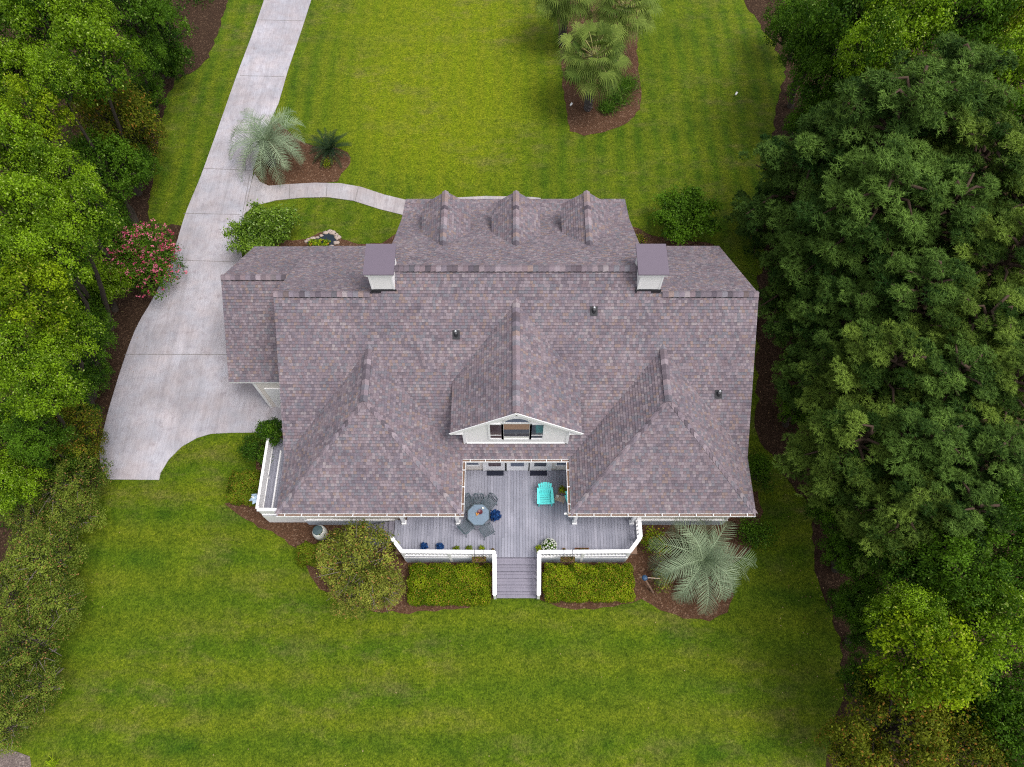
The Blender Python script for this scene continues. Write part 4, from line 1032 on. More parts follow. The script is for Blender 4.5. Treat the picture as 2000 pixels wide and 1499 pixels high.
def pine_proto(key, seed, mat):
    rng = np.random.default_rng(seed); C, N, T, D = [], [], [], []; limbs = []
    nb = 38
    for i in range(nb):
        wl = i // 5; t = (wl + rng.uniform(-.12, .12)) / (nb / 5); z = -.9 + 1.85 * t; az = (i % 5) * 1.2566 + wl * .7 + rng.uniform(-.35, .35)
        rad = (1.05 - .80 * max(0, t) ** 1.9) * rng.uniform(.62, 1.12); rise = .05 + .35 * t
        d = np.array([math.cos(az), math.sin(az), 0]); tip = d * rad + np.array([0, 0, z + rise * rad]); base = np.array([0, 0, z])
        limbs.append((base, tip)); lt = float(np.clip(rng.normal(.45, .2), .05, .9))
        side = np.array([-d[1], d[0], 0])
        npf = 4 + int(rad * 12)
        for k in range(npf):
            f = 1.06 - .70 * rng.uniform(0, 1) ** 1.3; c = base + (tip - base) * f + side * rng.normal(0, .19) * rad * f + np.array([0, 0, rng.normal(.02, .035)])
            r = rng.uniform(.05, .13); nt = int(22 * (r / .10) ** 2); ct = lt + rng.normal(0, .16)
            q = rng.normal(size=(nt, 3)); q /= np.linalg.norm(q, axis=1, keepdims=True); q[:, 2] = np.where(q[:, 2] < -.3, -q[:, 2], q[:, 2]); q = q * r * rng.uniform(.65, 1, (nt, 1)) * np.array([1.15, 1.15, .6]); tc_ = c + q
            m = 9
            dirs = rng.normal(size=(nt, m, 3)) * .55 + q[:, None, :] / r * 1.0 + np.array([0, 0, .45]); dirs /= np.linalg.norm(dirs, axis=2, keepdims=True)
            ln = rng.uniform(.055, .085, (nt, m, 1))
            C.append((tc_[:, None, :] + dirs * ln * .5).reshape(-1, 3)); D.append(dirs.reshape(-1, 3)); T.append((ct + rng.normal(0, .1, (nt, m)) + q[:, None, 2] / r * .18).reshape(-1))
            N.append((rng.normal(size=(nt, m, 3)) * .6 + np.array([0, 0, .8])).reshape(-1, 3))
    C, N, T, D = map(np.concatenate, (C, N, T, D)); n = len(C)
    o = leaves('crown', C, N, rng.uniform(.060, .100, n), .0120, T, M[mat], None, seed, D); me = o.data; bpy.data.objects.remove(o)
    PROTO.setdefault(key, []).append((me, limbs))
for s in (61, 62, 63): pine_proto('P', s, 'pine')
pine_proto('Q', 64, 'pineB'); pine_proto('Q', 65, 'pineB')

TREE_N = [0]
EDGE_L = [U(x, y) for x, y in ((448, -60), (425, 65), (340, 158), (314, 250), (297, 345), (285, 440), (262, 560), (240, 640), (205, 790), (180, 880), (196, 985), (178, 1060), (152, 1250), (122, 1330), (60, 1440), (0, 1520))]
EDGE_R = [U(x, y) for x, y in ((1440, -60), (1536, 135), (1510, 285), (1530, 380), (1500, 470), (1480, 560), (1482, 800), (1545, 950), (1592, 1000), (1606, 1150), (1646, 1350), (1632, 1520))]
def edge_x(E, y):
    E = sorted(E, key=lambda p: p.y)
    for a, b in zip(E, E[1:]):
        if a.y <= y <= b.y: return a.x + (b.x - a.x) * (y - a.y) / (b.y - a.y + 1e-6)
    return E[0].x if y < E[0].y else E[-1].x
def tree(kind, px, py, rpx, zc, label, group=None, name=None, zsq=None, bark=None, pick=None):
    """crown centred on photo point (px, py) at height zc, crown radius rpx photo pixels"""
    zsq = zsq or (.8 if kind in 'OT' else 1.0)
    TREE_N[0] += 1; rng = random.Random(TREE_N[0] * 31 + 5); rpx *= (.93 if px < 900 and kind in 'AYB' else 1.0); c = U(px, py, zc); r = rpx * mpp(py, zc)
    bx = c.x                               # the foot must stand inside the wood, so edge trees lean out and stay low
    if kind not in 'OT':
        for _ in range(40):
            ex = edge_x(EDGE_L, c.y) - .7 if px < 900 else edge_x(EDGE_R, c.y) + .7
            over = max(0.0, c.x - ex) if px < 900 else max(0.0, ex - c.x)
            if over < .38 * zc or zc < 2.6: break
            zc -= .25; c = U(px, py, zc); r = rpx * mpp(py, zc)
        bx = c.x - over if px < 900 else c.x + over
    conifer = kind in 'PQ'
    names = {'A': 'broadleaf_tree', 'Y': 'broadleaf_tree', 'B': 'broadleaf_tree', 'O': 'olive_shrub', 'T': 'olive_shrub', 'R': 'bronze_tree', 'P': 'pine_tree', 'Q': 'pine_tree'}
    cats = {'O': 'shrub', 'T': 'shrub'}
    e = empty(name or names[kind], (bx, c.y, 0.0), label, 'tree' if (name and 'tree' in name) or kind not in cats else cats[kind], group)
    me, lob = PROTO[kind][pick if pick is not None else (TREE_N[0] % len(PROTO[kind]))]
    o = bpy.data.objects.new('crown', me); COL.objects.link(o); o.parent = e
    if kind in 'ABYR': zsq = min(1.4, max(1.0, .92 * zc / r))
    rz = rng.uniform(0, 6.28); sx = rng.uniform(.94, 1.06)
    lean = c.x - bx; o.location = (lean, 0, zc); o.rotation_euler = (0, 0, rz); o.scale = (r * sx, r / sx, r * zsq)
    bm_ = M[bark or ('pinebark' if conifer else ('palebark' if kind in 'OT' else 'bark'))]
    m = MB(); tr = (.10 + .045 * r) * (1.15 if conifer else 1)
    if kind in 'OT': tr = .05
    top = Vector((lean, 0, zc + (.8 * r * zsq if conifer else 0)))
    wob = [Vector((rng.uniform(-.15, .15), rng.uniform(-.15, .15), 0)) * (0 if i in (0, 5) else 1) for i in range(6)]
    pts = [Vector((0, 0, 0)).lerp(top, i / 5) + wob[i] for i in range(6)]
    m.tube(pts, [tr * (1.25 if i == 0 else 1) * (1 - .75 * i / 5) for i in range(6)], 9)
    rot = Matrix.Rotation(rz, 3, 'Z')
    for i, l in enumerate(lob):
        if conifer:
            b, t = l; B = Vector(b); T_ = Vector(t)
        else:
            T_ = Vector(l); B = Vector((0, 0, -.55 + .15 * (i % 3)))
        S = lambda v: Vector((lean, 0, zc)) + (rot @ Vector((v.x * r, v.y * r, v.z * r * zsq)))
        B, T_ = S(B), S(T_)
        if B.z < .3: B.z = .3
        mid = B.lerp(T_, .5) + Vector((rng.uniform(-.1, .1), rng.uniform(-.1, .1), rng.uniform(-.05, .2))) * r
        rb = tr * (.34 if conifer else .42)
        m.tube([B, mid, T_], [rb, rb * .7, rb * .25], 5, False)
    if kind in 'OT':                        # bare pale twigs poke through the leaves
        for i in range(32):
            d = Vector((rng.gauss(0, 1), rng.gauss(0, 1), abs(rng.gauss(0, .8)) + .15)).normalized(); d.z *= zsq
            a_ = Vector((lean, 0, zc)) + d * r * rng.uniform(.45, .7); b_ = a_ + (d + Vector((rng.uniform(-.6, .6), rng.uniform(-.6, .6), rng.uniform(-.2, .3)))) * r * rng.uniform(.22, .42)
            if a_.z > .2 and b_.z > .2: m.tube([a_, b_], [.016, .006], 4, False)
    m.build('trunk', bm_, e, True)
    return e

# left wood
GL = 'broadleaf trees of the left wood'
for a in [
    ('B', 25, 15, 70, 9, 'shady broadleaf crown in the upper left corner of the photo'),
    ('A', 95, 60, 78, 10, 'fresh green tree near the top left, left of the dark bare gap'),
    ('A', 165, 35, 62, 10, 'fresh green tree cut by the top edge, left of dark gap'),
    ('A', 195, 130, 82, 9.5, 'broad fresh green tree below the dark gap at upper left'),
    ('B', 262, 30, 72, 7, 'dark green tree cut by top edge beside the dark gap'),
    ('B', 318, 70, 68, 5.5, 'dark green tree overhanging the brown mulch at the top left'),
    ('B', 285, 120, 46, 5, 'slim dark tree right of dark gap, above brown mulch'),
    ('A', 20, 150, 72, 9, 'green tree on the left edge below the upper left corner'),
    ('A', 115, 165, 56, 10.5, 'pale large leaved tree in the middle of the upper left wood'),
    ('Y', 70, 235, 74, 9.5, 'yellow green tree with bare twigs showing, upper left wood'),
    ('R', 232, 245, 84, 4.5, 'dull bronze green tree standing beside the lawn strip left of the driveway', None, 'broadleaf_tree'),
    ('B', 205, 330, 74, 4.5, 'shaded olive tree below the bronze tree at the lawn strip'),
    ('A', 35, 310, 76, 9.5, 'fresh green tree on the left edge below the yellow green tree'),
    ('A', 120, 345, 62, 9, 'fresh green tree with a forked pale limb left of shaded olive'),
    ('A', 160, 430, 76, 9.5, 'large fresh green tree left of the pink flowering shrub'),
    ('A', 55, 425, 86, 9.5, 'large fresh green tree on the left edge level with house chimneys'),
    ('A', 130, 505, 72, 9.5, 'fresh green crown just left of the lower pink blossoms'),
    ('A', 25, 520, 74, 9.5, 'fresh green tree on the left edge level with garage roof'),
    ('Y', 70, 590, 82, 9.5, 'bright yellow green tree level with the garage roof'),
    ('A', 130, 655, 62, 8.5, 'fresh green tree left of the mulch strip and wide driveway'),
    ('B', 168, 690, 60, 4.5, 'dark rounded tree touching the mulch strip beside wide driveway'),
    ('A', 25, 690, 76, 9, 'fresh green tree on the left edge level with wide driveway'),
    ('A', 85, 760, 74, 9, 'fresh green tree midway down the left wood'),
    ('B', 150, 775, 52, 4, 'dark tree beside the mulch strip below the rounded one'),
    ('R', 130, 840, 62, 4, 'bronze tinted tree near the end of the mulch strip', None, 'broadleaf_tree'),
    ('A', 15, 850, 64, 5, 'green tree on left edge level with the driveway end'),
    ('B', 75, 845, 60, 6, 'dark tree with pale twigs level with the driveway end'),
    ('A', 18, 945, 60, 4.0, 'bluish green tree on the left edge above the olive shrubs'),
    ('B', 262, 330, 50, 2.2, 'low dark understorey bush at the lawn strip edge below the bronze tree', None, 'forest_bush'),
    ('R', 268, 270, 52, 2.4, 'bronze understorey bush where the brown mulch strip narrows', None, 'forest_bush'),
    ('B', 196, 420, 56, 2.2, 'dark bush in shade between the wood and pink flowering shrub', None, 'forest_bush'),
    ('B', 188, 640, 44, 1.8, 'dark green bush at edge of mulch beside the wide driveway, upper one', None, 'forest_bush'),
    ('B', 176, 735, 44, 1.8, 'dark green bush at edge of mulch beside the wide driveway, lower one', None, 'forest_bush'),
    ('R', 165, 870, 44, 1.6, 'bronze green bush at the lower corner of the driveway', None, 'forest_bush'),
    ('B', 100, 700, 60, 3.0, 'shaded tree inside left wood level with upper driveway bush', None, 'broadleaf_tree'),
    ('B', 225, 470, 56, 2.0, 'dark bush at the left foot of pink flowering shrub', None, 'forest_bush'),
    ('A', 195, 560, 56, 2.4, 'fresh green bush below pink flowering shrub, over brown mulch', None, 'forest_bush'),
    ('B', 290, 190, 44, 1.8, 'dark bush at the foot of the dark trees on mulch at top left', None, 'forest_bush'),
    ('B', 150, 590, 60, 2.6, 'dark bush in shade behind the fresh green bush by driveway', None, 'forest_bush'),
    ('B', 330, 130, 40, 1.6, 'small dark bush on the brown mulch at the top left', None, 'forest_bush'),
    ('B', 120, 900, 60, 2.0, 'shaded green bush above the olive shrub at the driveway corner', None, 'forest_bush'),
]:
    kind, px, py, r, zc, lb = a[:6]; tree(kind, px, py, r, zc, lb, None, a[7] if len(a) > 7 else None)
for a in [
    (125, 935, 86, 1.8, 'olive shrub at the lower left corner of the driveway'),
    (150, 1000, 66, 1.5, 'greyish olive shrub just below the one at the driveway corner'),
    (60, 1010, 60, 1.6, 'dim olive shrub between the driveway corner shrub and left edge'),
    (85, 1090, 86, 1.9, 'big olive shrub at upper end of the lower left thicket'),
    (25, 1160, 74, 1.9, 'olive shrub on left edge in the middle of the thicket'),
    (105, 1180, 66, 1.8, 'olive shrub with pale stems bordering the lawn at lower left'),
    (60, 1260, 86, 1.9, 'wide olive shrub bordering the lawn in the lower left thicket'),
    (15, 1330, 70, 1.8, 'olive shrub on the left edge near the bottom corner'),
    (80, 1340, 58, 1.5, 'lowest olive shrub bordering the lawn at lower left'),
    (15, 1420, 60, 1.4, 'last olive shrub above the bare ground in bottom left corner')]:
    tree('T', a[0], a[1], a[2] * .88, a[3], a[4])
# right wood
for a in [
    ('B', 1540, 55, 50, 4, 'dim sparse tree on brown ground at the top right of lawn'),
    ('B', 1585, 110, 58, 4, 'dim low tree at the edge of the right wood near top'),
    ('B', 1665, 25, 84, 9, 'dark green tree cut by top edge, left one in right wood'),
    ('A', 1770, 45, 82, 9.5, 'mid green tree cut by top edge in the right wood'),
    ('B', 1870, 40, 82, 9.5, 'dark green tree cut by the top edge near the right corner'),
    ('Y', 1965, 35, 74, 9.5, 'yellow green tree filling the upper right corner'),
    ('A', 1700, 105, 64, 10, 'mid green tree just above the largest pine'),
    ('A', 1960, 150, 72, 9.5, 'mid green tree on right edge below the upper right corner'),
    ('P', 1735, 265, 150, 9.5, 'largest bluish green pine in the upper right wood'),
    ('P', 1845, 195, 120, 10, 'tall pine with pale tips right of the largest pine'),
    ('P', 1600, 330, 125, 7, 'pine leaning its branches over lawn right of the house front'),
    ('P', 1505, 415, 66, 4.5, 'low pine crown beside leafy shrub at right front house corner'),
    ('P', 1705, 410, 140, 9, 'dense pine below the largest pine, level with the chimneys'),
    ('Q', 1900, 335, 120, 9.5, 'olive tinted pine near right edge level with the dormers'),
    ('P', 1830, 440, 110, 9, 'dark pine between dense pine and the right edge'),
    ('P', 1590, 500, 105, 5.5, 'pine in deep shade next to the right roof corner'),
    ('Q', 1950, 520, 110, 9.5, 'olive tinted pine on right edge level with the main ridge'),
    ('P', 1660, 615, 92, 6.5, 'pine with tiered branches and bare twigs right of the house'),
    ('P', 1790, 590, 110, 8.5, 'pine in the middle of the right wood beside bare branches'),
    ('Q', 1890, 650, 105, 9, 'olive tinted pine below the mid right wood'),
    ('Q', 1720, 740, 118, 7.5, 'big olive pine reaching toward the right wall of house'),
    ('P', 1840, 760, 110, 8.5, 'bluish pine right of the big olive pine'),
    ('Q', 1950, 770, 100, 9, 'olive pine on right edge level with the roof vent'),
    ('Q', 1660, 880, 112, 6.5, 'olive pine above the fallen grey log by right lawn'),
    ('P', 1790, 880, 115, 8, 'bluish pine behind the pine by the grey trunk'),
    ('P', 1910, 900, 105, 8.5, 'bluish pine on the right edge level with the deck'),
    ('Q', 1760, 1000, 105, 7, 'olive pine at lower end of the pine belt'),
    ('P', 1870, 1010, 98, 8, 'bluish pine at the lower end of pine belt near edge'),
    ('B', 1965, 1030, 76, 8.5, 'dark broadleaf tree on right edge below the pines'),
    ('B', 1690, 1080, 62, 3.5, 'black green low tree beside the brown strip right of lawn'),
    ('B', 1770, 1110, 74, 6.5, 'dark broadleaf tree below the olive pine at lower right'),
    ('B', 1870, 1125, 82, 8, 'dark broadleaf tree below the last bluish pine'),
    ('B', 1685, 1170, 48, 3, 'black green bush beside the brown strip of lower right'),
    ('A', 1775, 1205, 66, 8, 'mid green tree with light tips above the bright round tree', ),
    ('A', 1920, 1215, 84, 8, 'mid green tree near right edge above the lower right corner'),
    ('Y', 1795, 1300, 98, 8, 'bright round yellow green tree at the lower right'),
    ('B', 1690, 1330, 50, 3, 'dark bush left of the bright round tree'),
    ('B', 1925, 1330, 82, 5.5, 'dark tree right of the bright round tree'),
    ('R', 1740, 1420, 104, 4.5, 'bronze olive tree under the bright round tree at lower right'),
    ('R', 1665, 1470, 68, 3.5, 'bronze olive tree at lower right end of the lawn'),
    ('R', 1850, 1460, 88, 4.5, 'bronze olive tree cut by bottom edge near right corner'),
    ('B', 1950, 1430, 84, 5.5, 'dark tree filling the lower right corner'),
    ('B', 1625, 1000, 50, 2.2, 'dark bush at foot of the bare grey leaning tree', None, 'forest_bush'),
    ('B', 1645, 1085, 44, 1.8, 'dark bush on brown strip at right, level with palm', None, 'forest_bush'),
    ('B', 1662, 1180, 40, 1.8, 'dark bush on brown strip at right, below another level with palm', None, 'forest_bush'),
    ('B', 1595, 60, 62, 5, 'dark bushy tree behind the dim sparse tree at the top right'),
    ('B', 1610, 175, 66, 4.5, 'dark bushy tree between brown ground and the largest pine'),
    ('B', 1655, 110, 70, 6, 'dark tree filling the gap above the largest pine'),
    ('B', 1572, 245, 44, 2.5, 'low dark bush where the brown ground meets the leaning pine', None, 'forest_bush'),
    ('P', 1600, 640, 78, 5, 'small pine with a flat green tier close to the right wall'),
    ('P', 1590, 730, 66, 4.5, 'small pine with sparse tiers beside the right wall below another'),
    ('B', 1545, 590, 54, 2.2, 'black green bush in deep shade beside the right wall', None, 'forest_bush'),
    ('B', 1560, 800, 46, 2.0, 'dark bush on brown ground beside the right wall near roof vent', None, 'forest_bush'),
    ('P', 1690, 520, 96, 7, 'shaded pine between the tiered pine and the dense pine'),
    ('P', 1960, 640, 90, 9, 'pine cut by the right edge below the olive tinted one'),
    ('Q', 1980, 420, 90, 9, 'olive pine cut by the right edge above the main ridge level'),
    ('B', 1985, 270, 80, 9, 'broadleaf tree cut by the right edge level with the palms'),
    ('B', 1840, 1050, 70, 5, 'dark tree under the lower end of the pine belt'),
    ('B', 1985, 1120, 70, 7, 'dark tree cut by the right edge at lower right'),
    ('B', 1700, 1240, 46, 2.5, 'black green bush left of the bright round tree above another', None, 'forest_bush'),
    ('B', 1860, 1390, 66, 4, 'dark tree between bronze trees and the bright round tree'),
]: tree(*a)
# bare grey trunk leaning by the right lawn
a0, a1 = U(1672, 985), U(1750, 880, 4.5); e = empty('bare_tree', (a0.x, a0.y, 0), 'bare grey leaning trunk at the right side of the lawn', 'tree')
m = MB(); d = a1 - a0; m.tube([(0, 0, -.1), d * .35 + Vector((.1, 0, 0)), d * .7, d], [.24, .19, .15, .10], 10); m.build('trunk', M['palebark'], e, True)
m = MB(); m.tube([d * .5, d * .6 + Vector((-.7, .3, .3)), d * .7 + Vector((-1.3, .7, .5))], [.09, .06, .02], 6); m.build('branch', M['palebark'], e, True)

# shrubs round the house --------------------------------------------------------------------
def shrub(px, py, zc, rad, mat, label, seed, name='shrub', cat='shrub', nl=12, leaf=(.12, .065), dens=90, per_sub=14, sub=.22, spiky=0, flowers=None, stems=True, group=None, bark='bark'):
    """rad = (rx, ry, rz) metres"""
    c = U(px, py, zc); rng = np.random.default_rng(seed); e = empty(name, (c.x, c.y, 0.0), label, cat, group); R3 = np.array(rad); lobes = []
    mr = float(np.mean(rad))
    for i in range(nl):
        d = rng.normal(size=3); d /= np.linalg.norm(d); d[2] = abs(d[2]) * 1.0 - .35; lobes.append((tuple(d * R3 * .62 * rng.uniform(.7, 1.1) + np.array([0, 0, zc])), mr * rng.uniform(.32, .48), float(np.clip(rng.normal(.5, .18), .1, .9))))
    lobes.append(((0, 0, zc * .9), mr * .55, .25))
    if spiky:
        for i in range(spiky):
            d = rng.normal(size=3); d[2] = abs(d[2]) * .5; d /= np.linalg.norm(d)
            for k in range(4): lobes.append((tuple(d * R3 * (.66 + .13 * k) + np.array([0, 0, zc])), mr * (.19 - .033 * k), float(np.clip(rng.normal(.62, .15), .1, .95))))
    C, N, T = clumps(rng, lobes, dens, per_sub, sub, -.6); keep = C[:, 2] > .05; C, N, T = C[keep], N[keep], T[keep]; n = len(C)
    leaves('foliage', C, N, rng.uniform(.7, 1.3, n) * leaf[0], rng.uniform(.7, 1.3, n) * leaf[1], T, M[mat], e, seed)
    if flowers:
        fm, fn, fs = flowers; idx = rng.choice(n, fn); out = C[idx] + (C[idx] - np.array([0, 0, zc * .7])) * .05 + np.array([0, 0, .05]); k = 7
        P = (out[:, None, :] + rng.normal(size=(fn, k, 3)) * .055).reshape(-1, 3)
        leaves('flowers', P, rng.normal(size=(fn * k, 3)) * .6 + np.array([0, 0, 1]), fs, fs * .8, np.repeat(rng.uniform(0, 1, fn), k), M[fm], e, seed + 3)
    if stems:
        m = MB()
        for i, l in enumerate(lobes[:nl]):
            t = Vector(l[0]); m.tube([(rng.uniform(-.1, .1), rng.uniform(-.1, .1), 0), t * .5 + Vector((0, 0, -.1)), t], [.035, .025, .01], 5, False)
        m.build('stems', M[bark], e, True)
    return e
shrub(520, 455, 1.5, (2.1, 1.7, 1.3), 'leafS', 'dark glossy shrub beside the garage roof and driveway', 71, nl=10, spiky=24, leaf=(.15, .075), dens=70)
shrub(1338, 425, 1.6, (1.9, 1.7, 1.4), 'leafB', 'dark glossy shrub at the right front corner of the house', 72, nl=13, spiky=24, leaf=(.15, .075), dens=70)
shrub(285, 505, 1.7, (1.9, 3.2, 1.5), 'leafB', 'large shrub covered in pink blossoms beside the driveway', 73, 'flowering_shrub', nl=18, leaf=(.13, .06), dens=62, flowers=('pink', 520, .10))
tree('O', 705, 1098, 84, 1.8, 'olive shrub with bare pale twigs in front of the left deck corner', None, None, .85)
tree('O', 690, 1150, 52, 1.2, 'lower outer growth of olive shrub in front of the deck, over lawn edge', None, None, .8)
tree('O', 745, 1150, 46, 1.3, 'small olive shrub right of the big one, by the left hedge', None, None, .8)
shrub(528, 845, 2.0, (.72, .72, 1.1), 'leafB', 'tall rounded bush against the roof edge above side porch', 75, 'bush', 'bush', nl=11, leaf=(.09, .05), dens=260, sub=.13)
shrub(487, 880, 1.2, (.78, .85, .9), 'leafB', 'dark rounded bush left of the side porch', 76, 'bush', 'bush', nl=9, leaf=(.08, .05), dens=150, sub=.13)
shrub(520, 895, 1.0, (.5, .7, .8), 'leafB', 'low dark bush squeezed between two bushes and side porch', 77, 'bush', 'bush', nl=7, leaf=(.08, .05), dens=150, sub=.13)
shrub(1484, 925, .9, (.7, 1.4, .9), 'leafB', 'dark foundation bush along the right wall of the house', 78, 'bush', 'bush', nl=10, leaf=(.09, .05), dens=120)
shrub(1480, 1045, .9, (1.1, 1.0, .9), 'leafB', 'dark bush right of the silver palm', 79, 'bush', 'bush', nl=9, leaf=(.09, .05), dens=120)
shrub(1278, 1065, .8, (.7, .9, .8), 'hedge', 'loose light green shrub between deck corner and silver palm', 80, 'shrub', 'shrub', nl=8, leaf=(.10, .05), dens=80)
shrub(1293, 1135, .7, (.6, .8, .7), 'leafO', 'thin small shrub beside the leaning stake', 81, 'shrub', 'shrub', nl=7, leaf=(.10, .045), dens=55, bark='palebark')
shrub(1250, 470, .5, (.5, .5, .45), 'leafR', 'small reddish shrub beside the right chimney', 82, 'shrub', 'shrub', nl=6, leaf=(.09, .05), dens=110)
shrub(640, 318, .3, (.35, .3, .3), 'hedge', 'tiny green plant in the mulch under the driveway palm', 83, 'shrub', 'shrub', nl=5, leaf=(.08, .04), dens=120, stems=False)
def hedge(x0, x1, y0, y1, h, mat, label, seed, round_=.3, dens=700, name='hedge', cat='hedge'):
    rng = np.random.default_rng(seed); e = empty(name, ((x0 + x1) / 2, (y0 + y1) / 2, 0), label, cat); hx, hy = (x1 - x0) / 2, (y1 - y0) / 2
    A = 4 * hx * hy + 4 * (hx + hy) * h; n = int(dens * A); p = rng.uniform(-1, 1, (n * 2, 3)) * np.array([hx, hy, h / 2]); 
    q = np.abs(p) - (np.array([hx, hy, h / 2]) - round_); dist = np.linalg.norm(np.maximum(q, 0), axis=1) + np.minimum(q.max(axis=1), 0)
    # keep points near the rounded skin, nibbled by clumpy waves
    wv = .05 * (np.sin(p[:, 0] * 5.1 + seed) + np.sin(p[:, 1] * 6.3 + 1.3) + np.sin((p[:, 0] + p[:, 1]) * 9.7)) 
    ok = (dist < round_ + wv) & (dist > round_ - .22 + wv); p = p[ok]; nn = np.maximum(q[ok], 0) * np.sign(p) + np.array([0, 0, .06]); nn = nn / (np.linalg.norm(nn, axis=1, keepdims=True) + 1e-6)
    n = len(p); k = rng.normal(size=(60, 3)); cen = p[rng.integers(0, n, 60)]; ti = rng.normal(.5, .16, 60)
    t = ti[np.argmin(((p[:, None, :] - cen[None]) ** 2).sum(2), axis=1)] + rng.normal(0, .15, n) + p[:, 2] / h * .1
    leaves('foliage', p + np.array([0, 0, h / 2]), nn + rng.normal(size=(n, 3)) * .55, rng.uniform(.05, .085, n), rng.uniform(.03, .05, n), t, M[mat], e, seed)
    m = MB()
    for i in range(max(2, int(hx * 4))):
        x = rng.uniform(-hx * .8, hx * .8); y = rng.uniform(-hy * .7, hy * .7); m.tube([(x, y, 0), (x + .05, y, h * .5), (x - .03, y + .04, h * .86)], [.03, .02, .01], 5, False)
    m.build('stems', M['bark'], e); return e
hedge(-4.95, -.98, 5.35, 7.25, .95, 'hedge', 'clipped yellow green hedge left of the front steps', 91, .32, 1500)
hedge(1.42, 5.75, 5.5, 7.25, .95, 'hedge', 'clipped yellow green hedge right of the front steps', 92, .32, 1500)
p = U(612, 1082, .6); hedge(p.x - .8, p.x + .8, p.y - .62, p.y + .62, .95, 'hedgeB', 'small rounded bush on the lawn edge below the white urn', 93, .42, 1500, 'bush', 'bush')
p = U(480, 948, .6); hedge(p.x - .85, p.x + .75, p.y - .95, p.y + .75, 1.0, 'hedgeB', 'square clipped olive bush left of the side porch', 94, .35, 1500, 'bush', 'bush')

# palms --------------------------------------------------------------------------------------
def frond(rng, V, F_, T, az, el, Lr, droop, leaflet, npair, w, tint, vee=.45):
    """pinnate frond as raw quads appended to lists"""
    p = np.zeros(3); d = np.array([math.cos(az) * math.cos(el), math.sin(az) * math.cos(el), math.sin(el)]); side = np.array([-math.sin(az), math.cos(az), 0]); st = Lr / npair; pts = [p.copy()]
    twist = rng.normal(0, .15)
    for i in range(npair):
        d = d + np.array([0, 0, -droop / npair * (.4 + 1.2 * i / npair)]); d /= np.linalg.norm(d); p = p + d * st; pts.append(p.copy())
    for i in range(npair):       # rachis
        a, b = pts[i], pts[i + 1]; ww = .022 * (1 - .8 * i / npair)
        k = len(V); V += [a - side * ww, a + side * ww, b + side * ww * .9, b - side * ww * .9]; F_.append((k, k + 1, k + 2, k + 3)); T.append(tint + .25)
    for i in range(2, npair + 1):
        t = i / npair; ll = leaflet * math.sin(math.pi * min(1, .22 + .72 * t)) ** .8; dd = pts[i] - pts[i - 1]; dd /= np.linalg.norm(dd); up = np.cross(dd, side)
        if up[2] < 0: up = -up
        for s in (-1, 1):
            l = dd * .75 + side * s * (.9 + twist * s) + up * vee + rng.normal(0, .07, 3); l /= np.linalg.norm(l); a = pts[i]; b = a + l * ll * .55; c = b + (l + np.array([0, 0, -.35])) * ll * .45; ws = dd * w
            k = len(V); V += [a - ws, a + ws, b + ws * .9, b - ws * .9]; F_.append((k, k + 1, k + 2, k + 3)); tt = tint + rng.normal(0, .1); T.append(tt)
            k = len(V); V += [b - ws * .9, b + ws * .9, c + ws * .15, c - ws * .15]; F_.append((k, k + 1, k + 2, k + 3)); T.append(tt)
def raw_mesh(name, V, F_, T, mat, parent, loc):
    me = bpy.data.meshes.new(name); me.from_pydata([tuple(v) for v in V], [], F_); a = me.attributes.new('tint', 'FLOAT', 'FACE'); a.data.foreach_set('value', np.clip(np.array(T, np.float32), 0, 1)); me.materials.append(mat)
    o = bpy.data.objects.new(name, me); COL.objects.link(o); o.parent = parent; o.location = loc; return o
def boots(parent, h, r, mat, seed, boots_=True):
    rng = random.Random(seed); m = MB(); m.tube([(0, 0, -.05), (0, 0, h * .5), (0, 0, h)], [r * 1.1, r, r * .9], 14)
    if boots_:
        n = int(h / .09)
        for i in range(n):
            for k in range(4):
                a = i * 1.1 + k * math.pi / 2; z = h * (i + .3) / n; d = Vector((math.cos(a), math.sin(a), 0)); s = Vector((-d.y, d.x, 0))
                m.hexa([d * r * .9 - s * .07 + Vector((0, 0, z)), d * (r + .02) - s * .07 + Vector((0, 0, z - .02)), d * (r + .02) + s * .07 + Vector((0, 0, z - .02)), d * r * .9 + s * .07 + Vector((0, 0, z)),
                        d * r * .9 - s * .04 + Vector((0, 0, z + .16)), d * (r + .11) - s * .03 + Vector((0, 0, z + .17)), d * (r + .11) + s * .03 + Vector((0, 0, z + .17)), d * r * .9 + s * .04 + Vector((0, 0, z + .16))])
    m.build('trunk', mat, parent)
def pindo(px, py, h, Lr, n, label, seed, r=.22, dr=2.6, off=(0, 0)):
    p = U(px, py); rng = np.random.default_rng(seed); e = empty('pindo_palm', (p.x, p.y, 0.01), label, 'palm tree'); boots(e, h, r, M['palmbark'], seed); V, F_, T = [], [], []
    for i in range(n):
        t = i / n; frond(rng, V, F_, T, i * 2.39996 + rng.uniform(-.2, .2), R(68 - 72 * t) + rng.uniform(-.1, .1), Lr * rng.uniform(.75, 1.15), dr - .5 * t + rng.uniform(-.5, .5), .74, 32, .0155, float(np.clip(rng.normal(.5, .16), .1, .95)))
    raw_mesh('crown', V, F_, T, M['palm'], e, (off[0], off[1], h)); return e
pindo(532, 322, 1.9, 3.0, 31, 'silver green feather palm in the mulch bed beside the driveway', 101, off=(.22, .08))
pindo(1358, 1108, 1.5, 2.85, 30, 'silver green feather palm in front of the right house corner', 102, dr=3.3)
p = U(648, 302); e = empty('sago_palm', (p.x, p.y, 0.01), 'small dark spiky sago palm right of the driveway palm', 'palm tree'); boots(e, .45, .18, M['palmbark'], 5); V, F_, T = [], [], []; rng = np.random.default_rng(103)
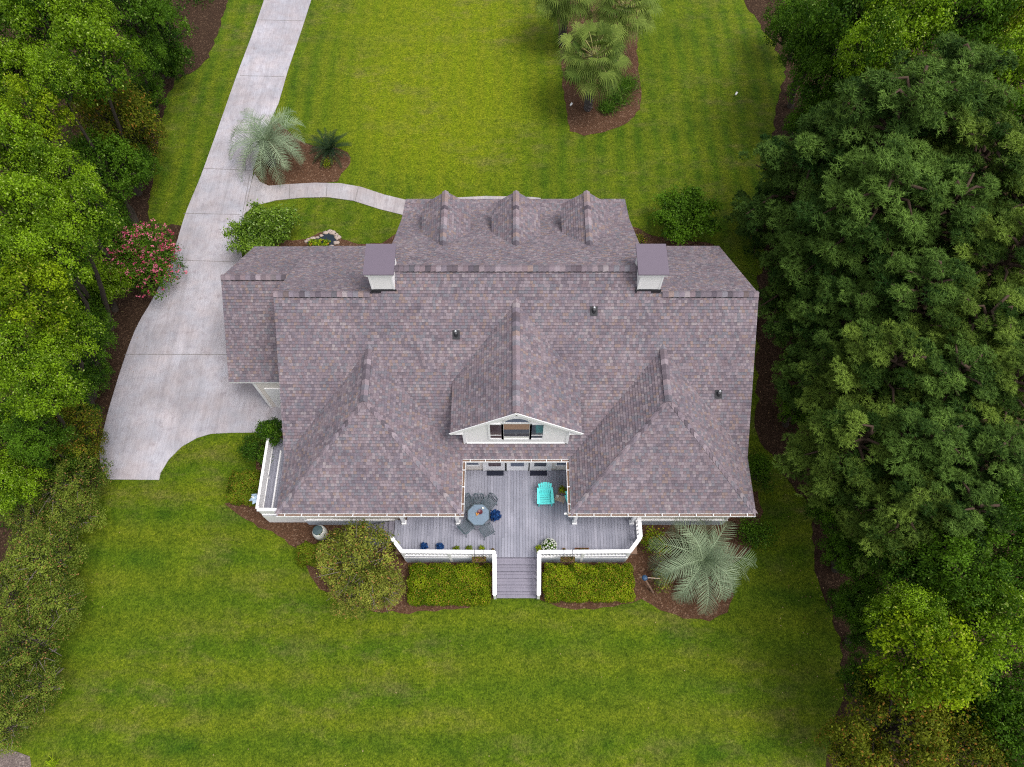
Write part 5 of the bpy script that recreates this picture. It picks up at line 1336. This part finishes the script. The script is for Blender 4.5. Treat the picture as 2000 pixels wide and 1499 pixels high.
for i in range(34): t = i / 34; frond(rng, V, F_, T, i * 2.39996, R(62 - 62 * t), 1.45 * rng.uniform(.9, 1.1), .75, .26, 26, .014, float(np.clip(rng.normal(.4, .18), .05, .9)))
raw_mesh('crown', V, F_, T, M['sago'], e, (0, 0, .45))
def fan_palm(px, py, h, Lp, n, label, seed):
    p = U(px, py); rng = np.random.default_rng(seed); e = empty('fan_palm', (p.x, p.y, .01), label, 'palm tree', 'fan palms in the island bed'); boots(e, h, .19, M['palmbark'], seed); V, F_, T = [], [], []; SV_, SF, ST_ = [], [], []
    for i in range(n):
        t = i / n; az = i * 2.39996 + rng.uniform(-.2, .2); el = R(72 - 105 * t); L_ = Lp * rng.uniform(.50, 1.08); d = np.array([math.cos(az) * math.cos(el), math.sin(az) * math.cos(el), math.sin(el)]); side = np.array([-math.sin(az), math.cos(az), 0]); p_ = np.zeros(3); last = p_
        for k in range(5):
            q = p_ + d * L_ / 5; w = .022 - .002 * k; b = len(SV_); SV_ += [p_ - side * w, p_ + side * w, q + side * w, q - side * w]; SF.append((b, b + 1, b + 2, b + 3)); ST_.append(.5); p_ = q; d = d + np.array([0, 0, -.10]); d /= np.linalg.norm(d)
        up = np.cross(d, side); up = up if up[2] > 0 else -up; tint = float(np.clip(rng.normal(.5, .17), .1, .9)); ns = 26
        for k in range(ns):
            a = (k / (ns - 1) - .5) * 4.0; l = d * math.cos(a) + side * math.sin(a) + up * .15 * math.cos(a * .7); l /= np.linalg.norm(l); ll = 1.12 * (1 - .25 * abs(a) / 2.2) * rng.uniform(.85, 1.1); m_ = p_ + l * ll * .6; tip = m_ + (l * .6 + np.array([0, 0, -.7])) * ll * .42
            ws = np.cross(l, up); ws /= np.linalg.norm(ws); b = len(V); V += [p_ - ws * .006, p_ + ws * .006, m_ + ws * .031, m_ - ws * .031]; F_.append((b, b + 1, b + 2, b + 3)); tt = tint + rng.normal(0, .1); T.append(tt)
            b = len(V); V += [m_ - ws * .031, m_ + ws * .031, tip + ws * .004, tip - ws * .004]; F_.append((b, b + 1, b + 2, b + 3)); T.append(tt)
    raw_mesh('crown', V, F_, T, M['fan'], e, (0, 0, h)); raw_mesh('leaf_stalks', SV_, SF, ST_, M['stalk'], e, (0, 0, h)); return e
fan_palm(1148, 215, 4.2, 1.7, 58, 'nearest full fan palm in the island bed on front lawn', 111)
fan_palm(1205, 118, 4.1, 1.6, 52, 'fan palm cut by the top edge, right one behind nearest', 112)
fan_palm(1098, 88, 3.9, 1.6, 52, 'fan palm cut by the top edge, left one behind nearest', 113)
def grass_clump(px, py, r, h, n, mat, label, seed, group='grassy clumps under the fan palms'):
    p = U(px, py); rng = np.random.default_rng(seed); e = empty('grass_clump', (p.x, p.y, .012), label, 'plant', group); az = rng.uniform(0, 6.28, n); el = rng.uniform(.5, 1.45, n); d = np.stack([np.cos(az) * np.cos(el), np.sin(az) * np.cos(el), np.sin(el)], 1); b = np.stack([rng.normal(0, r * .5, n), rng.normal(0, r * .5, n), np.zeros(n)], 1); ln = rng.uniform(.6, 1.1, n) * h
    leaves('blades', b + d * ln[:, None] * .5, rng.normal(size=(n, 3)) * .4 + np.array([0, 0, 1.0]), ln, .03, rng.uniform(.1, .9, n), M[mat], e, seed, d); return e
for i, (x, y, r, h, lb) in enumerate(((1205, 195, .9, .9, 'large dark grassy clump at the right of the palm trunk'), (1225, 170, .7, .8, 'dark grassy clump at right edge of the island bed'), (1185, 215, .5, .7, 'dark grassy clump nearest the tip of the island bed'),
    (1120, 150, .6, .7, 'dark grassy clump at left edge of the island bed'), (1190, 150, .7, .8, 'dark grassy clump behind the nearest fan palm trunk'))): grass_clump(x, y, r, h, 420, 'leafB', lb, 120 + i)
grass_clump(108, 1490, .2, .5, 60, 'leafY', 'small yellow plant at the bottom left corner of the lawn', 131, None)

# undergrowth of both woods: one mass of low leaves nobody could count
def undergrowth(seed, n, left, label):
    rng = np.random.default_rng(seed); C = []
    cl = [(rng.uniform(-34, -9) if left else rng.uniform(9, 36), rng.uniform(-7, 52), rng.uniform(.3, .9), rng.uniform(.3, 1.0)) for _ in range(900)]
    for x, y, r, h in cl:
        if left and x + r > edge_x(EDGE_L, y) - .5: continue
        if not left and x - r < edge_x(EDGE_R, y) + .8: continue
        k = int(n * r * r); d = rng.normal(size=(k, 3)); d /= np.linalg.norm(d, axis=1, keepdims=True); d[:, 2] = np.abs(d[:, 2]); C.append(d * np.array([r, r, h]) * rng.uniform(.5, 1, (k, 1)) + np.array([x, y, .03]))
    C = np.concatenate(C); k = len(C); o = leaves('undergrowth', C, rng.normal(size=(k, 3)) * .6 + np.array([0, 0, .9]), rng.uniform(.12, .22, k), rng.uniform(.05, .10, k), rng.uniform(0, .35, k), M['leafB'], None, seed)
    tag(o, label, 'undergrowth', None, 'stuff')
undergrowth(301, 150, True, 'low dark green undergrowth beneath the left wood')
undergrowth(302, 110, False, 'low dark green undergrowth beneath the right wood')
# leaves fallen on the lawn and beds
rng = np.random.default_rng(77); P = []
for i in range(420):
    if i < 250: y = rng.uniform(-6, 30); x = edge_x(EDGE_R, y) + rng.normal(-.3, 1.1)
    elif i < 340: x, y = rng.uniform(-16, 18), rng.uniform(-8, 5)
    else: y = rng.uniform(5, 40); x = edge_x(EDGE_L, y) + rng.normal(.3, .9)
    P.append((x, y, .05))
P = np.array(P); k = len(P); o = leaves('fallen_leaves', P, rng.normal(size=(k, 3)) * .3 + np.array([0, 0, 1]), rng.uniform(.04, .08, k), rng.uniform(.03, .05, k), rng.uniform(0, .8, k), mat_leaf('fallen_leaf', (.22, .10, .04, 1), (.62, .50, .28, 1), trans=0.05), None, 5)
tag(o, 'scattered pale fallen leaves along the lawn edges', 'leaves', None, 'stuff')
